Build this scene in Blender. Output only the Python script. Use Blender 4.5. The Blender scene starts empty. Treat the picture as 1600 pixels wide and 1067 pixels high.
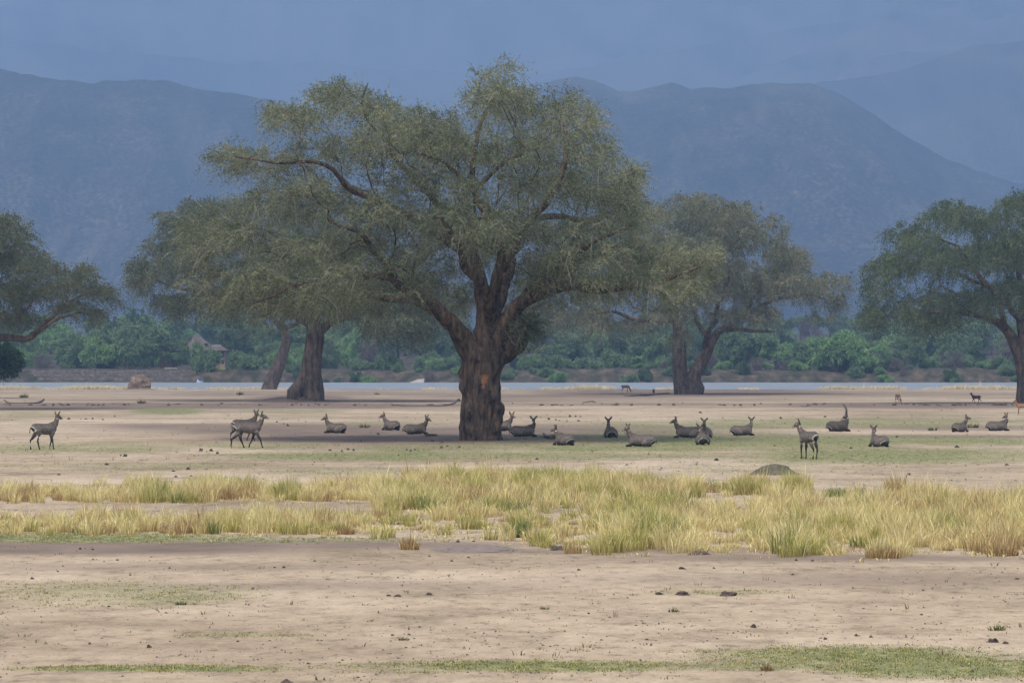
import bpy, math, random
import numpy as np
from mathutils import Vector, Matrix

C = bpy.context.scene
COL = C.collection
R = math.radians

# ------------------------------------------------------------------ camera, world, sun, exposure
HOR, HC, FPX, CX = 560.0, 4.4, 6000.0, 800.0       # horizon row, eye height (m), focal length in photo pixels
cd = bpy.data.cameras.new('camera')
cam = bpy.data.objects.new('camera', cd)
COL.objects.link(cam)
cam.location = (0, 0, HC)
cam.rotation_euler = (R(90), 0, 0)
cd.sensor_width = 36.0
cd.lens = 36.0 * FPX / 1600.0
cd.shift_y = (HOR - 533.5) / 1600.0
cd.clip_start = 0.5
cd.clip_end = 30000
C.camera = cam

SUN_EL, SUN_AZ = 66.0, 205.0     # azimuth: compass degrees, +Y = 0, clockwise
w = bpy.data.worlds.new('World')
C.world = w
w.use_nodes = True
nt = w.node_tree
nt.nodes.clear()
sky = nt.nodes.new('ShaderNodeTexSky')
sky.sky_type = 'NISHITA'
sky.sun_disc = False
sky.sun_elevation = R(SUN_EL)
sky.sun_rotation = R(SUN_AZ)
sky.air_density = 1.0
sky.dust_density = 4.0
sky.ozone_density = 1.0
bg = nt.nodes.new('ShaderNodeBackground')
bg.inputs['Strength'].default_value = 0.125
wo = nt.nodes.new('ShaderNodeOutputWorld')
nt.links.new(sky.outputs[0], bg.inputs['Color'])
nt.links.new(bg.outputs[0], wo.inputs['Surface'])

ld = bpy.data.lights.new('sun', 'SUN')
ld.energy = 1.5
ld.angle = R(10)
ld.color = (1.0, 0.93, 0.82)
sun = bpy.data.objects.new('sun', ld)
COL.objects.link(sun)
_a, _e = R(SUN_AZ), R(SUN_EL)
to_sun = Vector((math.sin(_a) * math.cos(_e), math.cos(_a) * math.cos(_e), math.sin(_e)))
sun.rotation_euler = to_sun.to_track_quat('Z', 'Y').to_euler()

C.view_settings.view_transform = 'Standard'
C.view_settings.look = 'None'
C.view_settings.exposure = 1.2
C.view_settings.gamma = 1.0
C.view_settings.use_curve_mapping = False
C.cycles.max_bounces = 6
C.cycles.diffuse_bounces = 3
C.cycles.transparent_max_bounces = 8

# ------------------------------------------------------------------ helpers
def tag(o, label=None, cat=None, group=None, kind=None):
    if label: o['label'] = label
    if cat: o['category'] = cat
    if group: o['group'] = group
    if kind: o['kind'] = kind
    return o

def empty(name, loc, label, cat, group=None, rz=0.0):
    o = bpy.data.objects.new(name, None)
    COL.objects.link(o)
    o.empty_display_size = 0.3
    o.location = loc
    o.rotation_euler = (0, 0, rz)
    return tag(o, label, cat, group)

def mesh_np(name, V, quads=None, tris=None, mats=(), col=None, smooth=True, attrs=None, mi=None):
    me = bpy.data.meshes.new(name)
    V = np.asarray(V, np.float32)
    me.vertices.add(len(V))
    me.vertices.foreach_set('co', V.ravel())
    q = np.zeros((0, 4), np.int32) if quads is None else np.asarray(quads, np.int32).reshape(-1, 4)
    t = np.zeros((0, 3), np.int32) if tris is None else np.asarray(tris, np.int32).reshape(-1, 3)
    loops = np.concatenate([q.ravel(), t.ravel()]).astype(np.int32)
    me.loops.add(len(loops))
    me.loops.foreach_set('vertex_index', loops)
    n = len(q) + len(t)
    me.polygons.add(n)
    st = np.concatenate([np.arange(len(q)) * 4, len(q) * 4 + np.arange(len(t)) * 3]).astype(np.int32)
    me.polygons.foreach_set('loop_start', st)
    if mi is not None:
        me.polygons.foreach_set('material_index', np.asarray(mi, np.int32))
    me.polygons.foreach_set('use_smooth', np.full(n, smooth))
    for m in mats: me.materials.append(m)
    me.update(calc_edges=True)
    me.validate(verbose=False)
    if col is not None:
        a = me.attributes.new('Col', 'FLOAT_COLOR', 'POINT')
        c = np.ones((len(V), 4), np.float32)
        c[:, :3] = col
        a.data.foreach_set('color', c.ravel())
    if attrs:
        for k, v in attrs.items():
            a = me.attributes.new(k, 'FLOAT', 'POINT')
            a.data.foreach_set('value', np.asarray(v, np.float32).ravel())
    return me

def link(name, me, parent=None, loc=(0, 0, 0), rz=0.0):
    o = bpy.data.objects.new(name, me)
    COL.objects.link(o)
    o.location = loc
    o.rotation_euler = (0, 0, rz)
    if parent: o.parent = parent
    return o

def depth_at(py, z=0.0):
    return FPX * (HC - z) / (py - HOR)

def at(px, py, z=0.0):
    d = depth_at(py, z)
    return ((px - CX) * d / FPX, d, z)

# --- value noise
def _h(ix, iy, iz, seed):
    n = (ix.astype(np.int64) * 374761393 + iy.astype(np.int64) * 668265263 + iz.astype(np.int64) * 2147483647 + seed * 1274126177) & 0xffffffff
    n = ((n ^ (n >> 13)) * 1274126177) & 0xffffffff
    n = n ^ (n >> 16)
    return (n & 0xffffff) / float(0xffffff)

def vnoise(x, y, z=None, seed=0):
    x = np.asarray(x, float); y = np.asarray(y, float)
    z = np.zeros_like(x) if z is None else np.asarray(z, float)
    xi, yi, zi = np.floor(x), np.floor(y), np.floor(z)
    fx, fy, fz = x - xi, y - yi, z - zi
    fx, fy, fz = [f * f * (3 - 2 * f) for f in (fx, fy, fz)]
    r = 0
    for dx in (0, 1):
        for dy in (0, 1):
            for dz in (0, 1):
                r = r + _h(xi + dx, yi + dy, zi + dz, seed) * (fx if dx else 1 - fx) * (fy if dy else 1 - fy) * (fz if dz else 1 - fz)
    return r * 2 - 1

def fbm(x, y, z=None, oct=4, seed=0, ridged=False, gain=0.5):
    a, s, t = 1.0, 0.0, 0.0
    x = np.asarray(x, float); y = np.asarray(y, float)
    z = None if z is None else np.asarray(z, float)
    for o in range(oct):
        n = vnoise(x, y, z, seed + o * 17)
        if ridged: n = 1 - 2 * np.abs(n)
        s = s + a * n
        t += a
        a *= gain
        x = x * 2.03 + 11.3; y = y * 2.03 + 5.7
        if z is not None: z = z * 2.03 + 3.1
    return s / t

def sstep(a, b, x):
    t = np.clip((x - a) / (b - a), 0, 1)
    return t * t * (3 - 2 * t)

# ------------------------------------------------------------------ materials
def mat(name, base=(0.5, 0.5, 0.5), rough=0.9, spec=0.2):
    m = bpy.data.materials.new(name)
    m.use_nodes = True
    b = m.node_tree.nodes['Principled BSDF']
    b.inputs['Base Color'].default_value = (*base, 1)
    b.inputs['Roughness'].default_value = rough
    b.inputs['Specular IOR Level'].default_value = spec
    return m, m.node_tree, b

def N(nt, t, **kw):
    n = nt.nodes.new(t)
    for k, v in kw.items(): setattr(n, k, v)
    return n

def noise_node(nt, scale, detail=4, rough=0.55, coord='Object', sc=(1, 1, 1)):
    tc = N(nt, 'ShaderNodeTexCoord')
    mp = N(nt, 'ShaderNodeMapping')
    mp.inputs['Scale'].default_value = sc
    nt.links.new(tc.outputs[coord], mp.inputs['Vector'])
    n = N(nt, 'ShaderNodeTexNoise')
    n.inputs['Scale'].default_value = scale
    n.inputs['Detail'].default_value = detail
    n.inputs['Roughness'].default_value = rough
    nt.links.new(mp.outputs[0], n.inputs['Vector'])
    return n

def ramp(nt, src, stops):
    r = N(nt, 'ShaderNodeValToRGB')
    e = r.color_ramp.elements
    while len(e) < len(stops): e.new(0.5)
    for i, (p, c) in enumerate(stops):
        e[i].position = p
        e[i].color = (*c, 1) if len(c) == 3 else c
    nt.links.new(src, r.inputs[0])
    return r.outputs['Color']

def mixc(nt, fac, a, b, mode='MIX'):
    m = N(nt, 'ShaderNodeMix', data_type='RGBA', blend_type=mode)
    for i, v in ((0, fac), (6, a), (7, b)):
        if isinstance(v, (int, float)): m.inputs[i].default_value = v
        elif isinstance(v, tuple): m.inputs[i].default_value = (*v, 1)
        else: nt.links.new(v, m.inputs[i])
    return m.outputs[2]

def bump(nt, b, h, strength, dist=0.1):
    bn = N(nt, 'ShaderNodeBump')
    bn.inputs['Strength'].default_value = strength
    bn.inputs['Distance'].default_value = dist
    nt.links.new(h, bn.inputs['Height'])
    nt.links.new(bn.outputs[0], b.inputs['Normal'])

def col_mat(name, rough=0.8, transl=0.0, spec=0.1, nz=None):
    m, nt, b = mat(name, rough=rough, spec=spec)
    a = N(nt, 'ShaderNodeAttribute', attribute_name='Col')
    c = a.outputs['Color']
    if nz:
        n = noise_node(nt, nz[0], 4)
        c = mixc(nt, 1.0, c, ramp(nt, n.outputs[0], [(0.3, (1 - nz[1],) * 3), (0.7, (1 + nz[1] * .3,) * 3)]), 'MULTIPLY')
    nt.links.new(c, b.inputs['Base Color'])
    if transl > 0:
        tr = N(nt, 'ShaderNodeBsdfTranslucent')
        nt.links.new(c, tr.inputs['Color'])
        mx = N(nt, 'ShaderNodeMixShader')
        mx.inputs[0].default_value = transl
        nt.links.new(b.outputs[0], mx.inputs[1])
        nt.links.new(tr.outputs[0], mx.inputs[2])
        nt.links.new(mx.outputs[0], nt.nodes['Material Output'].inputs['Surface'])
    return m

M_LEAF = col_mat('leaf', 0.6, 0.33, 0.15)
M_GRASS = col_mat('grass_blade', 0.7, 0.25, 0.15)
M_COAT = col_mat('coat', 0.85, 0, 0.1, nz=(22, 0.45))
M_PAINTCOL = col_mat('plain_coloured', 0.9, 0, 0.1)

def bark_mat(name, dark, light, scale=1.0, wound=False):
    m, nt, b = mat(name, rough=0.95, spec=0.08)
    n1 = noise_node(nt, 4.2 * scale, 7, 0.75, sc=(1, 1, 0.25))
    n2 = noise_node(nt, 0.9 * scale, 3, 0.5)
    c = ramp(nt, n1.outputs[0], [(0.38, dark), (0.5, tuple((a + c) / 2 for a, c in zip(dark, light))), (0.63, light)])
    c = mixc(nt, 0.6, c, ramp(nt, n2.outputs[0], [(0.35, (0.6, 0.6, 0.62)), (0.65, (1.15, 1.05, 0.95))]), 'MULTIPLY')
    if wound:
        a = N(nt, 'ShaderNodeAttribute', attribute_name='wound')
        n3 = noise_node(nt, 2.2, 5, 0.7, sc=(1, 1, 0.5))
        wc = ramp(nt, n3.outputs[0], [(0.3, (0.27, 0.12, 0.055)), (0.7, (0.44, 0.23, 0.105))])
        c = mixc(nt, a.outputs['Fac'], c, wc)
    nt.links.new(c, b.inputs['Base Color'])
    bump(nt, b, n1.outputs[0], 0.9, 0.12 / scale)
    return m

M_BARK = bark_mat('bark_fissured', (0.028, 0.021, 0.016), (0.185, 0.138, 0.104), wound=True)
M_BARK2 = bark_mat('bark_brown', (0.055, 0.042, 0.034), (0.20, 0.155, 0.125), 0.7)
M_BARK3 = bark_mat('bark_far', (0.05, 0.04, 0.035), (0.14, 0.11, 0.10), 0.6)
# ------------------------------------------------------------------ terrain
def ridge_px(px):
    xs = [-400, -100, 0, 60, 150, 250, 350, 450, 600, 750, 820, 860, 900, 930, 965, 1000, 1050, 1080, 1130, 1200, 1265, 1310, 1360, 1410, 1460, 1530, 1600, 1750, 2000]
    ys = [150, 140, 136, 148, 156, 150, 164, 182, 205, 195, 160, 134, 130, 136, 152, 150, 139, 150, 147, 141, 142, 160, 188, 222, 254, 288, 308, 335, 380]
    return np.interp(px, xs, ys)

T2X, T2Y, _ = at(480, 626)

def ground_z(x, y):
    x = np.asarray(x, float); y = np.asarray(y, float)
    z = 0.035 * fbm(x / 9, y / 14, oct=3, seed=3) + 0.012 * fbm(x / 1.3, y / 1.3, oct=2, seed=8)
    # root mound of the second tree
    z = z + 1.35 * np.exp(-(((x - T2X + 2.0) / 2.6) ** 2 + ((y - T2Y) / 3.5) ** 2))
    # low scarp across the plain (a step of about 10 cm)
    sc = 366 + 4 * fbm(x / 25, x * 0 + 1, oct=3, seed=5)
    z = z + 0.14 * sstep(-2.5, 0, y - sc) * (1 - sstep(0, 14, y - sc))
    # river channel
    ns = 600 + 2.0 * fbm(x / 18, y * 0, oct=3, seed=21)
    z = z * (1 - .7 * sstep(530, 570, y) * (y < 700)) - 0.46 * sstep(-62, 2, y - ns) - 1.54 * sstep(0, 34, y - ns)
    fs = 764 + 2.2 * fbm(x / 14, y * 0 + 3, oct=4, seed=31)
    bank = sstep(-3, 15 + 3 * fbm(x / 9, y / 30, oct=2, seed=41), y - fs)
    bankh = 4.0 + 0.7 * fbm(x / 22, y / 60, oct=3, seed=51)
    z = z + bank * bankh
    # gullies in the eroded far bank
    z = z - 0.5 * np.clip(fbm(x / 3.5, y / 25, oct=3, seed=61, ridged=True), 0, 1) * sstep(0, 6, y - fs) * (1 - sstep(18, 32, y - fs))
    # stone terraces cut into the left part of the far bank
    pxx = CX + x / np.maximum(y, 5) * FPX
    wt = sstep(30, 44, pxx) * (1 - sstep(290, 300, pxx)) * (y > 700) * (1 - sstep(796, 806, y))
    zt_ = np.interp(y, [640, 756, 764, 772, 774.5, 776, 779, 781, 784, 786, 797, 900], [-2, -2, -.8, -.25, 0.0, .62, .7, 1.32, 1.4, 2.0, 2.3, 2.3])
    z = z * (1 - wt) + zt_ * wt
    z = z + sstep(782, 1300, y) * 9.0 + np.clip((y - 1300) / 1700, 0, 2) * 14
    z = z + sstep(800, 900, y) * 1.4 * fbm(x / 40, y / 50, oct=3, seed=71)
    return z

def fan_grid(ds, ncol, half):
    u = np.linspace(-1, 1, ncol)
    D, U = np.meshgrid(ds, u, indexing='ij')
    X = U * half(D)
    return X, D

def grid_quads(nr, nc):
    i = np.arange(nr - 1)[:, None] * nc + np.arange(nc - 1)[None, :]
    i = i.ravel()
    return np.stack([i, i + 1, i + nc + 1, i + nc], 1)

GREEN = [(250,1044,200,5,.9),(620,1048,90,6,.4),(1000,1040,470,9,.75),(1350,1024,270,14,.8),(1500,1044,220,16,1),(150,928,230,22,.55),(1120,926,130,6,.6),
         (100,840,260,7,.9),(480,843,300,5,.6),(380,992,120,4,.5),(700,712,380,8,.8),(920,700,420,7,.8),(1150,690,320,12,.9),(1400,712,280,12,.8),(1480,690,170,7,.8),
         (1350,660,380,8,.7),(1120,664,250,7,.6),(150,700,220,9,.7),(400,697,200,7,.6),(260,643,60,5,1),(460,642,90,3,.7),(40,646,70,4,.5),(700,642,150,3,.4),
         (200,728,300,8,.5),(560,735,200,8,.5),(1150,732,300,9,.35),(30,655,120,4,.4),(1500,648,200,3,.4),(1050,676,200,5,.6),(560,662,160,4,.5)]
SOIL_SHADE = [(250,634,420,4,1),(520,634,200,3,.7),(1450,633,200,4,1),(1000,632,300,1.5,.6),(120,855,320,9,.9),(500,850,320,7,.7),(950,860,260,5,.5),(1300,872,330,6,.5),  # dark soil and litter patches, with the shade under trees painted in
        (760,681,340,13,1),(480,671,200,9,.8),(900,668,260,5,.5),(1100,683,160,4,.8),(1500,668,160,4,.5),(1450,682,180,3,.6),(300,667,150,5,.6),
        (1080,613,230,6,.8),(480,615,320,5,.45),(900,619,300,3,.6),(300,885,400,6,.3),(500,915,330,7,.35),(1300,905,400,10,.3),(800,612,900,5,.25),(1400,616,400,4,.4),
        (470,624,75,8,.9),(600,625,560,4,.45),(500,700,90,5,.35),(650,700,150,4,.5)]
PALE = [(800,603,1200,5,1),(1400,590,500,10,0.0)]

def masks(x, y):
    px = CX + x / np.maximum(y, 5) * FPX
    py = HOR + FPX * HC / np.maximum(y, 5)
    n = fbm(x / 2.6, y / 7.0, oct=4, seed=101)
    n2 = fbm(x / 9, y / 22, oct=3, seed=111)
    def acc(L):
        m = np.zeros_like(x)
        for cx, cy, rx, ry, a in L:
            e = ((px - cx) / rx) ** 2 + ((py - cy) / ry) ** 2
            m = np.maximum(m, a * np.exp(-0.5 * e ** 1.5 * 1.2))
        return m
    g = acc(GREEN); k = acc(SOIL_SHADE)
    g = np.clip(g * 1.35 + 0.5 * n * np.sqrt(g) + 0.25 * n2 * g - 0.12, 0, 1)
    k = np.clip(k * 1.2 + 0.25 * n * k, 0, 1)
    far = (y > 560)
    p = acc(PALE) * far
    return g, k, np.clip(p, 0, 1)

def build_ground():
    ds = list(np.linspace(-120, 40, 12)[:-1])
    pys = np.linspace(HOR + FPX * HC / 40, HOR + FPX * HC / 596, 470)
    ds += list(FPX * HC / (pys - HOR))
    ds += list(np.linspace(598, 756, 26)) + list(np.linspace(758, 800, 46)) + list(np.geomspace(804, 3200, 70))
    ds = np.array(sorted(ds))
    nc = 300
    X, D = fan_grid(ds, nc, lambda d: 0.20 * np.maximum(d, 0) + 22)
    Z = ground_z(X, D)
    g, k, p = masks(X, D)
    V = np.stack([X, D, Z], -1).reshape(-1, 3)
    m, nt, b = mat('dry_plain_soil', rough=1.0, spec=0.05)
    def att(n): return N(nt, 'ShaderNodeAttribute', attribute_name=n).outputs['Fac']
    nA = noise_node(nt, 0.05, 6, 0.6)
    nB = noise_node(nt, 0.45, 6, 0.7, sc=(1, 0.6, 1))
    nC = noise_node(nt, 2.6, 5, 0.75, sc=(1, 0.45, 1))
    nD = noise_node(nt, 12, 3, 0.7)
    sand = ramp(nt, nA.outputs[0], [(0.32, (0.235, 0.185, 0.125)), (0.50, (0.348, 0.281, 0.196)), (0.66, (0.430, 0.355, 0.258))])
    sand = mixc(nt, 0.75, sand, ramp(nt, nB.outputs[0], [(0.32, (0.50, 0.48, 0.46)), (0.47, (0.90, 0.88, 0.86)), (0.66, (1.18, 1.18, 1.17))]), 'MULTIPLY')
    sand = mixc(nt, 0.75, sand, ramp(nt, nC.outputs[0], [(0.32, (0.35, 0.33, 0.31)), (0.44, (0.88, 0.88, 0.87)), (0.64, (1.15, 1.15, 1.15))]), 'MULTIPLY')
    sand = mixc(nt, 0.5, sand, ramp(nt, nD.outputs[0], [(0.34, (0.35, 0.34, 0.33)), (0.45, (1, 1, 1))]), 'MULTIPLY')
    soil = ramp(nt, nB.outputs[0], [(0.3, (0.115, 0.088, 0.068)), (0.7, (0.20, 0.155, 0.120))])  # dark soil and litter tone, also used for the painted tree shade
    gr = ramp(nt, nC.outputs[0], [(0.34, (0.070, 0.092, 0.035)), (0.5, (0.150, 0.165, 0.070)), (0.68, (0.31, 0.265, 0.15))])
    def breakup(fac, nz, lo, hi):
        a = N(nt, 'ShaderNodeMath', operation='ADD'); nt.links.new(fac, a.inputs[0]); nt.links.new(nz, a.inputs[1])
        r = N(nt, 'ShaderNodeMapRange'); r.inputs['From Min'].default_value = lo; r.inputs['From Max'].default_value = hi
        nt.links.new(a.outputs[0], r.inputs['Value'])
        return r.outputs[0]
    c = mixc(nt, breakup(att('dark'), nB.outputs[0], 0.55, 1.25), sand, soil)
    c = mixc(nt, breakup(att('green'), nC.outputs[0], 0.75, 1.55), c, gr)
    c = mixc(nt, att('pale'), c, (0.46, 0.39, 0.28))
    far = ramp(nt, nB.outputs[0], [(0.36, (0.024, 0.030, 0.016)), (0.5, (0.055, 0.048, 0.034)), (0.66, (0.12, 0.092, 0.068))])
    c = mixc(nt, att('farbank'), c, far)
    nt.links.new(c, b.inputs['Base Color'])
    bump(nt, b, nC.outputs[0], 0.6, 0.08)
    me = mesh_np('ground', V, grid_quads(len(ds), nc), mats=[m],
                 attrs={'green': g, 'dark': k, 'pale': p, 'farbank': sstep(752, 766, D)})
    tag(link('ground', me), kind='structure')
build_ground()

def build_river():
    m, nt, b = mat('river_water', (0.19, 0.20, 0.19), 0.40, 0.45)
    n = noise_node(nt, 0.9, 4, 0.6, sc=(0.5, 1, 1))
    bump(nt, b, n.outputs[0], 0.9, 0.5)
    X, D = fan_grid(np.linspace(596, 792, 30), 40, lambda d: 0.20 * d + 22)
    V = np.stack([X, D, np.full_like(X, -0.40)], -1).reshape(-1, 3)
    tag(link('river', mesh_np('river', V, grid_quads(30, 40), mats=[m])), kind='structure')
build_river()

def build_mountains():
    ds = np.concatenate([np.linspace(3100, 5600, 170), np.linspace(5630, 12500, 130)])
    nc = 420
    X, D = fan_grid(ds, nc, lambda d: 0.21 * d)
    px = CX + X / D * FPX
    crest = (HOR - ridge_px(px) - 5 * fbm(px / 45, px * 0, oct=4, seed=199) + 4 * sstep(0, 60, 300 - px)) * 4800 / FPX + HC
    cd_ = 4800 + 260 * fbm(X / 900, D * 0, oct=3, seed=201)
    t = (D - 3150) / (cd_ - 3150)
    wig = fbm(X / 260 + D / 2600, D / 1900, oct=5, seed=211, ridged=True, gain=0.55)
    front = np.where(t < 1, sstep(0.0, 1.0, t) ** 0.9 * 0.35 + 0.65 * np.clip(t, 0, 1) ** 1.7, np.clip(1 - (D - cd_) / 1500, 0.0, 1) ** 1.5)
    mid = np.clip(4 * np.clip(t, 0, 1) * (1 - np.clip(t, 0, 1)), 0, 1)
    z1 = crest * front + 38 * wig * mid + 4 * fbm(X / 60, D / 60, oct=3, seed=221) * np.clip(t * 3, 0, 1)
    z1 = z1 - 40 * np.clip(fbm(X / 260, D / 900, oct=3, seed=231, ridged=True), 0, 1) * mid
    T = np.clip((D - 5200) / 6200, 0, 1)
    far = 1500 * (T ** 1.15) + 250 * fbm(X / 1300, D / 1600, oct=5, seed=241, ridged=True, gain=0.5) * np.clip(T * 4, 0, 1) * (1 - 0.4 * T)
    far += (px - 900) * 0.10 * np.clip(T * 3, 0, 1)
    def layer(D0, pxs, pys, seed, amp):
        py = np.interp(px, pxs, pys) + amp * fbm(px / 170, px * 0 + seed, oct=4, seed=seed)
        c = (HOR - py) * D0 / FPX
        dd = D0 + 200 * fbm(X / 700, D * 0 + 2, oct=3, seed=seed + 3)
        u = np.where(D < dd, np.clip((D - dd + 1700) / 1700, 0, 1) ** 1.3, 0.5 + 0.5 * np.clip(1 - (D - dd) / 900, 0, 1))
        return c * u + 30 * fbm(X / 240 + D / 1500, D / 1500, oct=5, seed=seed + 7, ridged=True) * np.clip(4 * u * (1 - u), 0, 1) - np.where(D < dd - 1700, 500, 0)
    la = layer(6500, [-400, 0, 300, 700, 1000, 1230, 1330, 1420, 1520, 1650, 2000], [150, 170, 175, 190, 175, 150, 128, 112, 84, 70, 40], 271, 10)
    lb = layer(8000, [-400, 0, 300, 560, 780, 960, 1150, 1320, 1500, 1650, 2000], [60, 70, 92, 118, 122, 112, 78, 52, 8, -30, -60], 281, 12)
    lc = layer(9600, [-400, 0, 200, 500, 800, 1000, 1300, 1600, 2000], [-60, -20, 10, 44, 30, 10, -20, -60, -80], 291, 14)
    Z = np.maximum.reduce([z1, far, la, lb, lc]) + 20
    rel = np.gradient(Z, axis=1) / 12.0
    fold_light = (0.75 * sstep(-.1, .55, rel) + 0.9 * sstep(.15, .6, fbm(X / 420 + D / 900, D / 2600, oct=6, seed=301, ridged=True, gain=.6))) * sstep(5300, 5700, D)  # relief light painted in: one flank of each far fold paler, plus streaks
    Z = np.where(t < 0.05, np.minimum(Z, 26 + 0 * Z), Z)
    V = np.stack([X, D, Z], -1).reshape(-1, 3)
    m, nt, b = mat('wooded_mountain', rough=1.0, spec=0.0)
    n1 = noise_node(nt, 0.19, 3, 0.6, sc=(1, .8, 1))
    n2 = noise_node(nt, 0.008, 6, 0.75, sc=(1, .3, 1))
    c = ramp(nt, n1.outputs[0], [(0.36, (0.006, 0.009, 0.006)), (0.52, (0.028, 0.028, 0.020)), (0.68, (0.092, 0.076, 0.060))])
    c = mixc(nt, 0.8, c, ramp(nt, n2.outputs[0], [(0.36, (0.4, 0.45, 0.42)), (0.64, (1.9, 1.75, 1.6))]), 'MULTIPLY')  # broad tone variation, also painted in for weak relief shading
    a = N(nt, 'ShaderNodeAttribute', attribute_name='bare')
    c = mixc(nt, a.outputs['Fac'], c, (0.17, 0.15, 0.11))
    nt.links.new(c, b.inputs['Base Color'])
    bare = np.exp(-((D - cd_ + 40) / 60.0) ** 2) * sstep(0.35, 0.7, fbm(X / 200, D / 200, oct=3, seed=251) * 0.7 + 0.5) * sstep(700, 850, px) * (1 - sstep(1290, 1400, px))
    gul = np.clip(fbm(X / 120, D / 1300, oct=4, seed=261, ridged=True) - 0.6, 0, 1) * 2.2 * np.clip(mid, 0, 1)
    me = mesh_np('mountain_range', V, grid_quads(len(ds), nc), mats=[m], attrs={'bare': np.clip(bare * 0.24 + gul * 0.6 + fold_light * 0.30, 0, 1)})  # attribute holds bare ground plus the painted relief light of the folds
    tag(link('mountain_range', me), kind='structure')
build_mountains()

# ------------------------------------------------------------------ haze
def build_haze():
    x, y0, y1, z0, z1 = 4000, -500, 13500, -4, 2300
    V = [(sx * x, yy, zz) for sx in (-1, 1) for yy in (y0, y1) for zz in (z0, z1)]
    Q = [(0, 1, 3, 2), (4, 6, 7, 5), (0, 4, 5, 1), (2, 3, 7, 6), (0, 2, 6, 4), (1, 5, 7, 3)]
    m = bpy.data.materials.new('haze')
    m.use_nodes = True
    nt = m.node_tree
    nt.nodes.clear()
    v = nt.nodes.new('ShaderNodeVolumePrincipled')
    v.inputs['Color'].default_value = HAZE_COL
    v.inputs['Density'].default_value = HAZE_D
    v.inputs['Density Attribute'].default_value = ''
    v.inputs['Anisotropy'].default_value = 0.0
    o = nt.nodes.new('ShaderNodeOutputMaterial')
    nt.links.new(v.outputs[0], o.inputs['Volume'])
    m.cycles.homogeneous_volume = True
    tag(link('haze', mesh_np('haze', V, Q, mats=[m], smooth=False)), kind='stuff')
HAZE_COL, HAZE_D = (0.375, 0.61, 1.0, 1), 1.9e-4
build_haze()
# ------------------------------------------------------------------ trees
def unit(v):
    return v / (np.linalg.norm(v, axis=-1, keepdims=True) + 1e-9)

def catmull(pts, step):
    pts = np.array(pts, float)
    P = np.vstack([2 * pts[0] - pts[1], pts, 2 * pts[-1] - pts[-2]])
    out = [pts[0]]
    for i in range(1, len(P) - 2):
        a, b, c, d = P[i - 1], P[i], P[i + 1], P[i + 2]
        n = max(1, int(np.linalg.norm((c - b)[:3]) / step))
        for k in range(1, n + 1):
            t = k / n
            out.append(0.5 * (2 * b + (c - a) * t + (2 * a - 5 * b + 4 * c - d) * t * t + (3 * b - a - 3 * c + d) * t ** 3))
    return np.array(out)

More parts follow.
